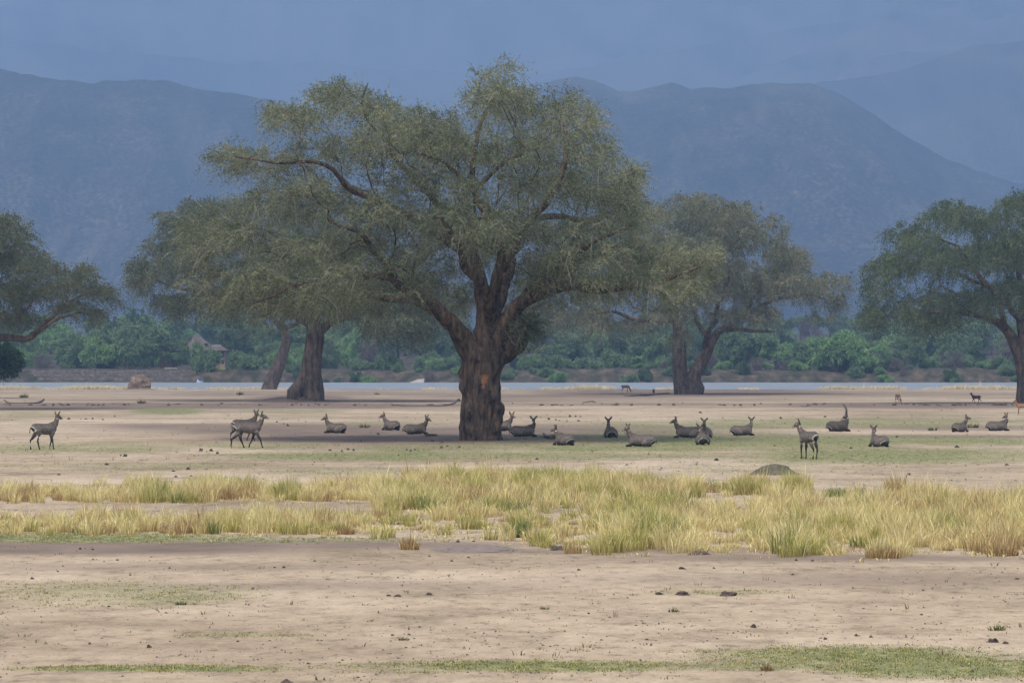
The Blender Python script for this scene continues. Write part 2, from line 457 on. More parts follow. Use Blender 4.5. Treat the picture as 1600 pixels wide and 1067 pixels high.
class Skel:
    def __init__(s):
        s.P, s.par, s.R, s.hand = [], [], [], []
    def limb(s, pts, step=0.5, root=False, wob=0.0, seed=0):
        c = catmull(pts, step)
        if wob:
            k = np.arange(len(c)) * step
            c[:, 0] += wob * fbm(k / 2.2, k * 0 + seed, oct=2, seed=seed) * np.minimum(k, 2) / 2
            c[:, 1] += wob * fbm(k / 2.2, k * 0 + seed + 9, oct=2, seed=seed + 3) * np.minimum(k, 2) / 2
            c[:, 2] += wob * 0.7 * fbm(k / 1.8, k * 0 + seed + 5, oct=2, seed=seed + 5) * np.minimum(k, 2) / 2
        if root or not s.P: prev = -1
        else:
            A = np.array(s.P)
            prev = int(np.argmin(np.linalg.norm(A - c[0, :3], axis=1)))
        for q in c:
            s.P.append(q[:3].copy()); s.par.append(prev); s.R.append(max(q[3], .01)); s.hand.append(True)
            prev = len(s.P) - 1
    def grow(s, T, bf=0.35, step=0.55, jit=0.12, rng=None, rootd=None):
        n0 = len(s.P)
        cap = n0 + len(T) * 12
        P = np.zeros((cap, 3)); P[:n0] = s.P
        par = list(s.par)
        L = np.zeros(cap)
        for i in range(n0):
            if par[i] >= 0: L[i] = L[par[i]] + np.linalg.norm(P[i] - P[par[i]])
        ok = np.array([r < rootd if rootd else True for r in s.R])
        if not ok.any(): ok[-1] = True
        idx = np.where(ok)[0]
        best = np.full(len(T), 1e9); bi = np.zeros(len(T), int)
        for i in idx:
            d = np.linalg.norm(T - P[i], axis=1) + bf * L[i]
            m = d < best
            best[m] = d[m]; bi[m] = i
        alive = np.ones(len(T), bool)
        n = n0
        tips = []
        for it in range(len(T)):
            j = int(np.argmin(np.where(alive, best, 1e9)))
            alive[j] = False
            i = bi[j]
            a, b = P[i].copy(), T[j]
            v = b - a
            ln = np.linalg.norm(v)
            if ln < 0.05: tips.append(i); continue
            pd = v / ln
            if par[i] >= 0:
                q = P[i] - P[par[i]]
                pd = q / (np.linalg.norm(q) + 1e-9)
            k = max(1, int(round(ln / step)))
            k = min(k, 10)
            c1 = a + (pd * 0.55 + v / ln * 0.45) * ln * 0.35
            c1[2] -= 0.03 * ln
            prev = i
            new = []
            for q in range(1, k + 1):
                t = q / k
                p = (1 - t) ** 2 * a + 2 * t * (1 - t) * (c1 * 1.0) + t * t * b
                if q < k: p = p + rng.normal(0, jit * min(step, ln / k), 3)
                P[n] = p
                par.append(prev)
                L[n] = L[prev] + np.linalg.norm(P[n] - P[prev])
                prev = n
                new.append(n)
                n += 1
            tips.append(prev)
            ta = np.where(alive)[0]
            if len(ta):
                TT = T[ta]
                for q in new:
                    d = np.linalg.norm(TT - P[q], axis=1) + bf * L[q]
                    m = d < best[ta]
                    best[ta[m]] = d[m]; bi[ta[m]] = q
        s.Pn = P[:n]; s.parn = np.array(par); s.L = L[:n]
        s.tips = tips
        s.nhand = n0
    def radii(s, leaf=0.012, p=2.3):
        n = len(s.Pn)
        acc = np.zeros(n)
        hand = np.zeros(n); hand[:s.nhand] = s.R
        nch = np.zeros(n, int)
        for i in range(n):
            if s.parn[i] >= 0: nch[s.parn[i]] += 1
        for i in range(n - 1, -1, -1):
            if nch[i] == 0: acc[i] = max(acc[i], leaf ** p)
            if s.parn[i] >= 0: acc[s.parn[i]] += acc[i] * 1.0
        r = acc ** (1 / p)
        r[:s.nhand] = np.where(hand[:s.nhand] > 0, hand[:s.nhand], r[:s.nhand])
        # a grown branch is never thicker than where it leaves
        for i in range(s.nhand, n):
            r[i] = min(r[i], r[s.parn[i]] * 0.92 if s.parn[i] < s.nhand else r[s.parn[i]])
        s.Rn = r
        s.nch = nch
        return r

def tube(V, Q, CO, pts, rad, sides, capend=False):
    pts = np.asarray(pts); n = len(pts)
    if n < 2: return
    tg = np.gradient(pts, axis=0)
    tg = unit(tg)
    ref = np.array([0.31, 0.27, 0.91]) if abs(tg[0][2]) < 0.9 else np.array([0.9, 0.3, 0.1])
    u = ref - tg[0] * ref.dot(tg[0]); u /= np.linalg.norm(u)
    ang = np.arange(sides) / sides * 2 * math.pi
    ca, sa = np.cos(ang), np.sin(ang)
    base = len(V[0]) if False else V['n']
    rows = []
    for i in range(n):
        u = u - tg[i] * u.dot(tg[i]); u /= (np.linalg.norm(u) + 1e-9)
        v = np.cross(tg[i], u)
        rows.append(pts[i] + rad[i] * (ca[:, None] * u + sa[:, None] * v))
    V['l'].append(np.concatenate(rows)); V['n'] += n * sides
    i = np.arange(n - 1)[:, None] * sides + np.arange(sides)[None, :]
    j = np.arange(n - 1)[:, None] * sides + (np.arange(sides)[None, :] + 1) % sides
    Q.append((np.stack([i, j, j + sides, i + sides], -1).reshape(-1, 4)) + base)

def chains(s, rmin=0.0, rmax=1e9):
    """yield node-index chains, following the thickest child"""
    n = len(s.Pn)
    kids = [[] for _ in range(n)]
    for i in range(n):
        if s.parn[i] >= 0: kids[s.parn[i]].append(i)
    starts = [i for i in range(n) if s.parn[i] < 0]
    out = []
    st = [(None, i) for i in starts]
    while st:
        p, i = st.pop()
        ch = [] if p is None else [p]
        while True:
            ch.append(i)
            k = kids[i]
            if not k: break
            k = sorted(k, key=lambda q: -s.Rn[q])
            for q in k[1:]: st.append((i, q))
            i = k[0]
        out.append(ch)
    return out

def branches_mesh(s, name, material, sides_big=14, noise=0.0, rcut=None):
    V = {'l': [], 'n': 0}; Q = []
    for ch in chains(s):
        P = s.Pn[ch]; r = s.Rn[ch].copy()
        if len(ch) > 1: r[0] = min(r[0], r[1] * 1.15)
        if s.parn[ch[-1]] >= 0 and s.nch[ch[-1]] == 0: r[-1] *= 0.4
        if rcut is not None and r.max() > rcut and ch[1] < s.nhand:
            keep = [k for k in range(len(ch)) if s.Rn[ch[k]] <= rcut * 1.12]
            if len(keep) < 2: continue
            P = P[keep]; r = r[keep]
        m = r.max()
        sides = 3 if m < 0.03 else 5 if m < 0.08 else 8 if m < 0.2 else sides_big
        tube(V, Q, None, P, r, sides)
    VV = np.concatenate(V['l']); QQ = np.concatenate(Q)
    if noise:
        d = fbm(VV[:, 0] * 1.3, VV[:, 1] * 1.3, VV[:, 2] * 0.6, oct=3, seed=9)
        d2 = fbm(VV[:, 0] * 1.3 + 50, VV[:, 1] * 1.3, VV[:, 2] * 0.6, oct=3, seed=19)
        VV[:, 0] += noise * d; VV[:, 1] += noise * d2
    return mesh_np(name, VV, QQ, mats=[material])

def sample_crown(clumps, rng, n, shell=0.55, cut=None):
    """clumps: (x,y,z,rx,ry,rz). Points spread through the upper shells of flattened clumps."""
    w_ = np.array([c[3] * c[4] * c[5] for c in clumps]) ** 0.75
    k = rng.choice(len(clumps), n, p=w_ / w_.sum())
    c = np.array(clumps)[k]
    v = unit(rng.normal(size=(n, 3)))
    v[:, 2] = np.where(v[:, 2] < 0, v[:, 2] * np.where(rng.random(n) < 0.5, -1, 1), v[:, 2])
    rad = (shell + (1 - shell) * rng.random(n)) ** 1.0
    rad = np.where(rng.random(n) < 0.25, rng.random(n) ** 0.5 * shell, rad)
    return c[:, :3] + v * rad[:, None] * c[:, 3:6]

def foliage(s, rng, per=8, nleaf=13, slen=0.75, droop=0.55, leaf=(0.10, 0.035), cols=None, twigcol=(0.22, 0.19, 0.15), center=None, rlim=0.022, name='foliage', twigs=True, clumpn=2.5, upb=0.25):
    n = len(s.Pn)
    isn = np.zeros(n, bool)
    isn[s.tips] = True
    thin = np.where((s.Rn < rlim) & (np.arange(n) >= s.nhand))[0]
    extra = thin[rng.random(len(thin)) < 0.5]
    src = np.concatenate([np.repeat(np.array(s.tips), per), np.repeat(extra, max(1, per // 3))])
    S = len(src)
    p0 = s.Pn[src] + rng.normal(0, 0.12, (S, 3))
    pd = unit(s.Pn[src] - s.Pn[np.maximum(s.parn[src], 0)])
    if center is None: center = s.Pn[s.tips].mean(0)
    outw = s.Pn[src] - center
    outw[:, 2] *= 0.3
    outw = unit(outw)
    d = unit(pd * 0.6 + outw * 0.35 + rng.normal(0, 0.55, (S, 3)) + np.array([0, 0, upb]))
    ln = slen * rng.uniform(0.5, 1.35, S)
    dr = droop * rng.uniform(0.4, 1.5, S)
    t = (np.arange(nleaf) + 1.0) / nleaf
    tt = t[None, :] + rng.uniform(-0.05, 0.05, (S, nleaf))
    pos = p0[:, None, :] + d[:, None, :] * (ln[:, None] * tt)[:, :, None]
    pos[:, :, 2] -= (dr * ln)[:, None] * tt ** 2
    tang = d[:, None, :] + np.array([0, 0, -1.0]) * (2 * dr[:, None] * tt)[:, :, None]
    tang = unit(tang)
    side = unit(np.cross(tang, rng.normal(size=(S, nleaf, 3))))
    ld_ = unit(tang * rng.uniform(0.4, 1.3, (S, nleaf, 1)) + side * 0.7)
    lw = unit(np.cross(ld_, rng.normal(size=(S, nleaf, 3))))
    sz = rng.uniform(0.6, 1.3, (S, nleaf, 1))
    a = pos + side * 0.01
    LL, WW = leaf
    tip = a + ld_ * LL * sz
    midp = a + ld_ * LL * 0.5 * sz
    v0, v1, v2, v3 = a, midp + lw * WW * 0.5 * sz, tip, midp - lw * WW * 0.5 * sz
    V = np.stack([v0, v1, v2, v3], 2).reshape(-1, 3)
    q = np.arange(S * nleaf * 4).reshape(-1, 4)
    # colours: per clump hue from position noise + per strand + per leaf
    c0, c1, c2 = [np.array(c) for c in (cols or ((0.050, 0.070, 0.030), (0.095, 0.120, 0.050), (0.16, 0.17, 0.085)))]
    f = 0.5 + 0.45 * fbm(p0[:, 0] / clumpn, p0[:, 1] / clumpn, p0[:, 2] / clumpn * 1.5, oct=2, seed=77) + rng.normal(0, 0.16, S)
    f = f[:, None] + rng.normal(0, 0.10, (S, nleaf))
    f = np.clip(f, 0, 1)[..., None]
    cc = np.where(f < 0.5, c0 + (c1 - c0) * f * 2, c1 + (c2 - c1) * (f * 2 - 1))
    col = np.repeat(cc.reshape(-1, 3), 4, axis=0)
    if twigs:
        m = rng.random(S) < 0.6
        P0, D_, LN, DR = p0[m], d[m], ln[m] * np.where(rng.random(m.sum()) < .07, 1.8, 1.0), dr[m] * np.where(rng.random(m.sum()) < .1, .2, 1.0)
        ts = np.array([0, 0.35, 0.7, 1.0])
        tp = P0[:, None, :] + D_[:, None, :] * (LN[:, None] * ts)[:, :, None]
        tp[:, :, 2] -= (DR * LN)[:, None] * ts ** 2
        wv = unit(np.cross(D_, rng.normal(size=D_.shape)))[:, None, :] * np.array([0.009, 0.007, 0.005, 0.002])[None, :, None]
        A, B = tp + wv, tp - wv
        tv = np.stack([A, B], 2).reshape(-1, 3)          # per twig: 8 verts  a0 b0 a1 b1 ...
        base = len(V) + np.arange(len(P0))[:, None] * 8
        tq = np.concatenate([np.stack([base[:, 0] + 2 * k, base[:, 0] + 2 * k + 1, base[:, 0] + 2 * k + 3, base[:, 0] + 2 * k + 2], 1) for k in range(3)])
        V = np.concatenate([V, tv]); q = np.concatenate([q, tq])
        tc = np.array(twigcol) * rng.uniform(0.5, 1.4, (len(P0), 1))
        col = np.concatenate([col, np.repeat(tc, 8, axis=0)])
    return mesh_np(name, V, q, mats=[M_LEAF], col=col)

def px_clumps(L, bx, by, s_, rng, dmax, cxp, halfw, sub=3, flat=0.75, grow_=0.8):
    out = []
    for (px, py, rx, ry) in L:
        u = (px - cxp) / halfw
        D = dmax * math.sqrt(max(0.05, 1 - u * u))
        k = sub
        for i in range(k):
            dd = (i + 0.5) / k * 2 - 1
            dep = dd * D * 0.85 + rng.normal(0, D * 0.08)
            # crown is domed: clumps towards the front and back sit lower
            x = (px - bx) / s_ + rng.normal(0, rx / s_ * 0.15)
            z = (by - py) / s_ + rng.normal(0, ry / s_ * 0.12) - abs(dd) * 0.6
            out.append((x, dep, z, rx / s_ * grow_, max(1.5, D / k * 1.0), ry / s_ * grow_ * flat + 0.25))
    return out

def photo_limb(L, bx, by, s_):
    return [((px - bx) / s_, dy, (by - py) / s_, r) for (px, py, dy, r) in L]

# shared remesh: closed overlapping lofts -> one continuous surface
def loft(V, Q, T, pts, ry, rz, sides=16, up=(0, 0, 1)):
    pts = np.array(pts, float); n = len(pts)
    tg = unit(np.gradient(pts, axis=0))
    ang = np.arange(sides) / sides * 2 * math.pi
    base = sum(len(v) for v in V)
    rows = []
    up = np.array(up, float)
    for i in range(n):
        sd = np.cross(up, tg[i]); 
        if np.linalg.norm(sd) < 1e-3: sd = np.cross(np.array([1.0, 0, 0]), tg[i])
        sd /= np.linalg.norm(sd)
        uu = np.cross(tg[i], sd)
        rows.append(pts[i] + ry[i] * np.cos(ang)[:, None] * sd + rz[i] * np.sin(ang)[:, None] * uu)
    rows.append(np.array([pts[0] - tg[0] * ry[0] * 0.35])); rows.append(np.array([pts[-1] + tg[-1] * ry[-1] * 0.35]))
    V.append(np.concatenate(rows))
    i = np.arange(n - 1)[:, None] * sides + np.arange(sides)[None, :]
    j = np.arange(n - 1)[:, None] * sides + (np.arange(sides)[None, :] + 1) % sides
    Q.append(np.stack([i, j, j + sides, i + sides], -1).reshape(-1, 4) + base)
    a = np.arange(sides); b = (a + 1) % sides
    T.append(np.stack([b, a, np.full(sides, n * sides)], 1) + base)
    T.append(np.stack([a + (n - 1) * sides, b + (n - 1) * sides, np.full(sides, n * sides + 1)], 1) + base)

def ellip(V, Q, T, c, r, seg=12):
    th = np.linspace(-math.pi / 2 * 0.93, math.pi / 2 * 0.93, 8)
    pts = np.array([[c[0] + r[0] * math.sin(t), c[1], c[2]] for t in th])
    loft(V, Q, T, pts, [r[1] * math.cos(t) + 1e-3 for t in th], [r[2] * math.cos(t) + 1e-3 for t in th], seg)

def remesh(V, Q, T, voxel, smooth=2, fac=0.5):
    me = mesh_np('tmp', np.concatenate(V), np.concatenate(Q), np.concatenate(T))
    o = bpy.data.objects.new('tmp', me)
    COL.objects.link(o)
    md = o.modifiers.new('r', 'REMESH'); md.mode = 'VOXEL'; md.voxel_size = voxel
    if smooth:
        sm = o.modifiers.new('s', 'SMOOTH'); sm.iterations = smooth; sm.factor = fac
    dg = bpy.context.evaluated_depsgraph_get()
    ev = o.evaluated_get(dg)
    out = ev.to_mesh()
    nv = len(out.vertices)
    co = np.zeros(nv * 3, np.float32); out.vertices.foreach_get('co', co)
    npoly = len(out.polygons)
    lt = np.zeros(npoly, np.int32); out.polygons.foreach_get('loop_total', lt)
    lv = np.zeros(len(out.loops), np.int32); out.loops.foreach_get('vertex_index', lv)
    no = np.zeros(nv * 3, np.float32); out.vertices.foreach_get('normal', no)
    ls = np.zeros(npoly, np.int32); out.polygons.foreach_get('loop_start', ls)
    q = lv[(ls[lt == 4][:, None] + np.arange(4))]; t = lv[(ls[lt == 3][:, None] + np.arange(3))]
    ev.to_mesh_clear()
    bpy.data.objects.remove(o); bpy.data.meshes.remove(me)
    return co.reshape(-1, 3), no.reshape(-1, 3), q, t
# ------------------------------------------------------------------ the main tree
def main_tree():
    rng = np.random.default_rng(11)
    bx, by = 752, 688
    x0, d0, _ = at(bx, by)
    s_ = FPX / d0
    sk = Skel()
    limbs = [
        [(753,694,0,1.15),(750,660,0,1.06),(752,620,0,1.04),(750,590,0,1.0),(756,562,0,1.1),(760,545,0,1.0)],
        [(758,550,0,.75),(763,500,0,.52),(761,470,.0,.46),(757,430,.2,.38),(748,405,.5,.30),(725,385,1,.21),(706,376,1.5,.17),(690,360,2,.15),(665,340,2.6,.1)],
        [(763,490,0,.42),(775,450,-.3,.34),(783,414,-.5,.28),(783,385,-1,.23),(768,340,-1,.19),(748,310,-.5,.17),(737,272,0,.16),(750,225,0,.13),(761,181,0,.1),(763,141,0,.07),(778,116,0,.03)],
        [(745,565,-.2,.6),(722,527,-.5,.5),(700,498,-1,.44),(668,467,-1.5,.37),(630,440,-2,.31),(603,413,-2.5,.24),(585,395,-3,.18),(555,372,-3.5,.12),(520,355,-4,.07)],
        [(692,488,-1,.3),(666,476,-.5,.25),(630,468,0,.22),(585,458,1,.18),(553,447,1.5,.13),(500,440,3,.1),(450,453,3.5,.08),(405,485,4,.04)],
        [(622,434,-2,.2),(570,436,-3,.17),(495,440,-4,.14),(450,450,-4.5,.1),(405,475,-5,.05)],
        [(700,378,1.4,.2),(660,345,-1,.2),(600,322,-3,.2),(549,300,-3.5,.16),(520,275,-4,.13),(495,265,-4,.11),(450,265,-4.5,.085),(414,260,-5,.055),(368,252,-5.5,.04)],
        [(740,398,.6,.24),(700,330,2,.2),(640,270,2,.17),(600,215,2,.12),(567,170,1.5,.09),(580,130,1,.04)],
        [(773,552,0,.6),(790,505,-.3,.44),(832,467,-1,.36),(892,447,-2,.3),(930,455,-2.5,.25),(963,452,-3,.21),(1034,442,-4,.12),(1090,422,-4.5,.04)],
        [(785,420,-.4,.28),(812,370,1.5,.24),(845,345,2.5,.2),(900,341,3,.15),(953,333,3.5,.1),(985,318,4,.05)],
        [(785,388,-1,.26),(832,330,-2,.2),(862,290,-3,.16),(890,240,-3,.12),(880,185,-2,.06)],
        [(770,505,.5,.36),(790,440,3,.28),(800,400,5,.22),(780,350,7,.16),(760,300,8,.1)],
        [(765,500,-.5,.3),(740,430,-3.5,.24),(710,380,-6,.17),(690,350,-8,.1)],
        [(832,467,-1,.25),(870,420,-4,.2),(910,390,-6,.14),(950,375,-7,.07)],
        [(800,495,0,.3),(850,430,3,.22),(920,400,6,.16),(980,390,7.5,.08)],
        [(741,300,-.3,.14),(700,262,-2,.11),(660,245,-3,.07)],
        [(741,300,-.3,.14),(790,255,-1,.11),(820,240,-2,.08),(800,165,-1,.05)],
    ]
    for i, L in enumerate(limbs):
        sk.limb(photo_limb(L, bx, by, s_), 0.45, wob=0.0 if i == 0 else 0.42, seed=300 + i)
    big = [np.array(sk.P), np.array(sk.R), np.array(sk.par)]
    crown = [(765,122,42,20),(800,160,45,26),(760,165,45,26),(880,180,62,32),(925,200,25,20),(545,160,55,26),(485,190,50,28),(435,182,20,12),(600,185,40,26),(385,248,48,18),(450,250,70,26),(560,235,60,30),
             (640,220,60,35),(700,235,70,40),(780,235,70,42),(860,235,70,36),(930,250,45,34),(970,290,32,30),(910,300,60,34),(830,290,60,30),(640,285,70,25),(510,300,60,25),
             (440,320,60,28),(560,330,80,30),(360,350,55,28),(345,385,45,25),(430,375,80,30),(520,385,80,32),(620,345,70,30),(700,345,60,28),(790,345,60,26),(880,360,80,26),(960,350,45,30),
             (920,400,90,28),(1000,400,60,26),(1055,405,38,20),(860,420,60,22),(620,400,70,26),(550,425,70,24),(460,425,80,28),(390,430,60,28),(430,470,50,22),(365,465,50,24),(340,440,45,24),(500,465,55,20),(560,460,50,18),(325,385,35,24),(310,360,25,16),(1050,440,50,20),(1080,420,40,16),(1095,400,30,16),(700,350,40,22),(745,365,40,16),(790,360,50,22),(650,195,48,20),(695,200,36,22),(960,300,36,26),(985,330,30,22),(640,450,45,16),(720,300,50,25),(1010,440,50,16),(930,440,50,14)]
    cl = px_clumps(crown, bx, by, s_, rng, 11.5, 735, 430, sub=3, flat=0.8, grow_=0.92)
    for px_, py_, rx_, ry_ in [(700,425,45,30),(650,455,50,22),(820,435,50,28),(760,400,50,30),(870,465,50,16),(740,460,40,24),(800,480,30,16)]:
        for dep in (7.0, 9.5): cl.append(((px_ - bx) / s_, dep, (by - py_) / s_, rx_ / s_, 1.8, ry_ / s_))
    for px_, py_, rx_, ry_ in [(705,370,40,20),(755,360,45,20),(805,372,40,18),(735,395,35,12),(675,395,35,16),(850,395,40,16),(780,340,40,16)]:
        for dep in (-5.5, -8.0): cl.append(((px_ - bx) / s_, dep, (by - py_) / s_, rx_ / s_, 1.5, ry_ / s_))
    T = sample_crown(cl, rng, 4500, shell=0.6)
    gp = fbm(T[:, 0] / 2.3, T[:, 1] / 2.3, T[:, 2] / 1.5, oct=2, seed=71)
    T = T[gp > -0.16][:3300]
    # epicormic bush hanging on the burl right of the fork
    eb = sample_crown([((815 - bx) / s_, -0.4, (by - 515) / s_, 0.9, 0.8, 0.9)], rng, 36, 0.3)
    T = np.concatenate([T, eb])
    sk.grow(T, bf=0.30, step=0.55, jit=0.22, rng=rng, rootd=0.62)
    sk.radii(0.0095, 2.25)
    root = empty('winterthorn_tree', (x0, d0, 0), 'largest winterthorn in the centre, gnarled trunk with orange bark wound, wide feathery crown', 'tree')
    # trunk and thick limbs: one continuous remeshed surface
    V, Q, T_ = [], [], []
    P, Rr, par = big
    st = 0
    idx = [i for i in range(len(P)) if i == 0 or par[i] != i - 1] + [len(P)]
    for a, b in zip(idx[:-1], idx[1:]):
        ii = [i for i in range(a, b) if Rr[i] > 0.125]
        if par[a] > 0: ii = [par[a]] + ii; 
        if len(ii) < 2: continue
        rr = Rr[ii].copy()
        if par[a] > 0: rr[0] = rr[1]
        loft(V, Q, T_, P[ii], rr, rr, 18, up=(0.1, 1, 0.05))
    def lump(px, py, dy, r):
        ellip(V, Q, T_, ((px - bx) / s_, dy, (by - py) / s_), r)
    lump(803, 538, -.1, (.72, .7, .62)); lump(788, 552, .1, (.6, .7, .5)); lump(815, 530, -.2, (.45, .5, .45))
    lump(777, 640, -.2, (.42, .5, .55)); lump(731, 605, -.2, (.45, .5, .6)); lump(735, 645, -.4, (.5, .6, .6))
    lump(762, 620, -.7, (.5, .4, .5)); lump(740, 672, -.6, (.5, .5, .5)); lump(766, 668, -.6, (.6, .5, .5))
    lump(754, 690, 0, (1.16, 1.15, .25)); lump(750, 575, -.5, (.6, .5, .6)); lump(775, 655, -.3, (.4, .5, .45)); lump(727, 583, -.1, (.35, .4, .35))
    co, no, q, t = remesh(V, Q, T_, 0.075, 3, 0.5)
    x, y, z = co[:, 0], co[:, 1], co[:, 2]
    ang = np.arctan2(y, x)
    low = 1 - sstep(5.2, 8.0, z) * 0.65
    fis = fbm(ang * 4.2 + 0.5 * fbm(x, y, z * .6, oct=2, seed=4), z * 0.55, oct=4, seed=5, ridged=True)
    tr = np.hypot(x, y) < 1.9
    fib = fbm(x * 3.0, y * 3.0, z * 0.9, oct=3, seed=6)
    big_ = fbm(x * 1.1, y * 1.1, z * 0.8, oct=3, seed=7)
    disp = (0.105 * np.where(tr & (z < 6), fis, fib) + 0.12 * big_ * np.where(z < 6, 1, 0.25)) * low
    wpx, wpy = bx + x * s_, by - z * s_
    wn = fbm(x * 3, y * 3, z * 2, oct=3, seed=12) * 4
    wound = np.zeros_like(x)
    for cx, cy, rx, ry in [(756, 592, 4.6, 7.0), (754.5, 602, 2.4, 5), (759, 587, 3.4, 4), (773, 606, 1.8, 5), (731, 614, 1.2, 4), (765, 640, 2.2, 8), (743, 655, 1.0, 2.4), (772, 648, 1.2, 5), (777, 665, 1.5, 7), (755, 634, .9, 3), (733, 640, .9, 3), (746, 630, .8, 3), (774, 682, 1.2, 5)]:
        wound = np.maximum(wound, (((wpx + wn * .4 - cx) / rx) ** 2 + ((wpy + wn - cy) / ry) ** 2 < 1) & (no[:, 1] < -0.2))
    # knots of the hole above the wound
    hole = np.exp(-(((wpx - 744) / 3) ** 2 + ((wpy - 566) / 3.5) ** 2)) * (no[:, 1] < 0)
    disp = disp - 0.07 * wound - 0.25 * hole
    co = co + no * disp[:, None]
    strength = np.where((((wpx - 756) / 8) ** 2 + ((wpy - 596) / 14) ** 2) < 1, 1.0, 0.55)
    me = mesh_np('trunk', co, q, t, mats=[M_BARK], attrs={'wound': wound * strength})
    link('trunk', me, root)
    me = branches_mesh(sk, 'branches', M_BARK, rcut=0.16)
    tag(link('branches', me, root), kind='stuff')
    me = foliage(sk, rng, per=11, nleaf=12, slen=0.98, droop=0.48, leaf=(0.130, 0.040), cols=((0.055, 0.075, 0.042), (0.145, 0.172, 0.088), (0.36, 0.365, 0.20)), twigcol=(0.30, 0.27, 0.24))
    tag(link('foliage', me, root), kind='stuff')
main_tree()

def wide_tree(name, label, base, limbs, crown, seed, dmax, cxp, halfw, nt_, per, nleaf, leaf, cols, droop, slen, bark=None, roots=(1.0,), cut=None, sub=3, twigcol=(0.2, 0.17, 0.15), group=None, bfac=.3, fname='foliage'):
    rng = np.random.default_rng(seed)
    bx, by = base
    x0, d0, _ = at(bx, by)
    s_ = FPX / d0
    sk = Skel()
    for i, L in enumerate(limbs):
        sk.limb(photo_limb(L, bx, by, s_), 0.6, wob=0.0 if i == 0 else 0.5, seed=seed * 7 + i)
    cl = px_clumps(crown, bx, by, s_, rng, dmax, cxp, halfw, sub=sub)
    T = sample_crown(cl, rng, nt_, shell=0.6)
    sk.grow(T, bf=bfac, step=0.8, jit=0.2, rng=rng, rootd=0.75)
    sk.radii(0.012, 2.25)
    root = empty(name, (x0, d0, ground_z(x0, d0) - 0.1 if True else 0), label, 'tree', group)
    me = branches_mesh(sk, 'trunk', bark or M_BARK2, noise=0.14, sides_big=20)
    link('trunk', me, root)
    me = foliage(sk, rng, per=per, nleaf=nleaf, slen=slen, droop=droop, leaf=leaf, cols=cols, twigcol=twigcol, clumpn=3.5)
    tag(link(fname, me, root), kind='stuff')
    return root

GREY = ((0.052, 0.070, 0.044), (0.12, 0.145, 0.082), (0.25, 0.26, 0.155))
wide_tree('winterthorn_tree', 'winterthorn tree left of and behind the big central one, bulging trunk on an earth mound', (482, 627),
    [[(490,634,0,1.15),(489,612,0,1.12),(486,590,0,1.06),(487,560,0,.98),(491,535,0,.92),(492,512,0,.84),(488,490,0,.66)],
     [(452,630,-.3,1.0),(460,614,-.2,.85),(470,598,-.1,.72),(480,580,0,.55),(486,560,0,.3)],
     [(488,505,0,.55),(450,482,-1,.45),(380,465,-3,.34),(300,452,-4,.18),(240,430,-5,.06)],
     [(492,522,0,.5),(530,497,1,.42),(590,488,2,.32),(650,492,3,.2),(700,485,3,.1)],
     [(488,495,0,.5),(470,440,2,.4),(430,380,3,.26),(370,335,3,.14)],
     [(490,500,0,.5),(520,440,-2,.4),(560,390,-3,.26),(600,370,-4,.14)],
     [(488,500,0,.4),(480,460,-5,.3),(440,430,-9,.18)],
     [(488,500,0,.4),(500,460,5,.3),(520,420,9,.18)]],
    [(320,322,50,20),(285,350,45,25),(265,385,45,28),(228,415,30,24),(225,440,30,18),(300,420,70,40),(360,370,70,40),(275,470,50,18),(340,470,60,26),(410,455,70,26),(450,400,80,50),
     (500,470,80,28),(570,480,60,24),(630,490,55,24),(620,430,70,40),(550,380,70,45),(470,340,70,30),(690,470,45,30),(390,325,40,20),(590,505,35,16),(650,510,30,14),(600,500,55,20),(675,485,55,26),(640,445,60,30),(715,460,45,30)],
    21, 15, 455, 270, 2200, 10, 9, (0.24, 0.078), GREY, .8, 1.2)
wide_tree('winterthorn_tree', 'slender leaning winterthorn tree just left of the bulging trunk, at the river edge', (423, 608),
    [[(419,611,0,1.15),(423,598,0,1.05),(433,575,0,.92),(443,548,0,.76),(448,528,0,.62),(445,516,0,.5)],
     [(440,516,0,.4),(452,508,0,.32),(470,500,0,.2),(490,480,0,.1)], [(440,516,0,.35),(428,500,0,.28),(410,480,1,.15)], [(440,512,0,.35),(438,480,1,.2),(440,450,1,.1)]],
    [(440,470,60,24),(400,450,60,24),(480,455,50,24),(430,430,60,22),(450,470,40,12)],
    22, 8, 440, 110, 400, 8, 8, (0.32, 0.11), GREY, 0.6, 1.2)
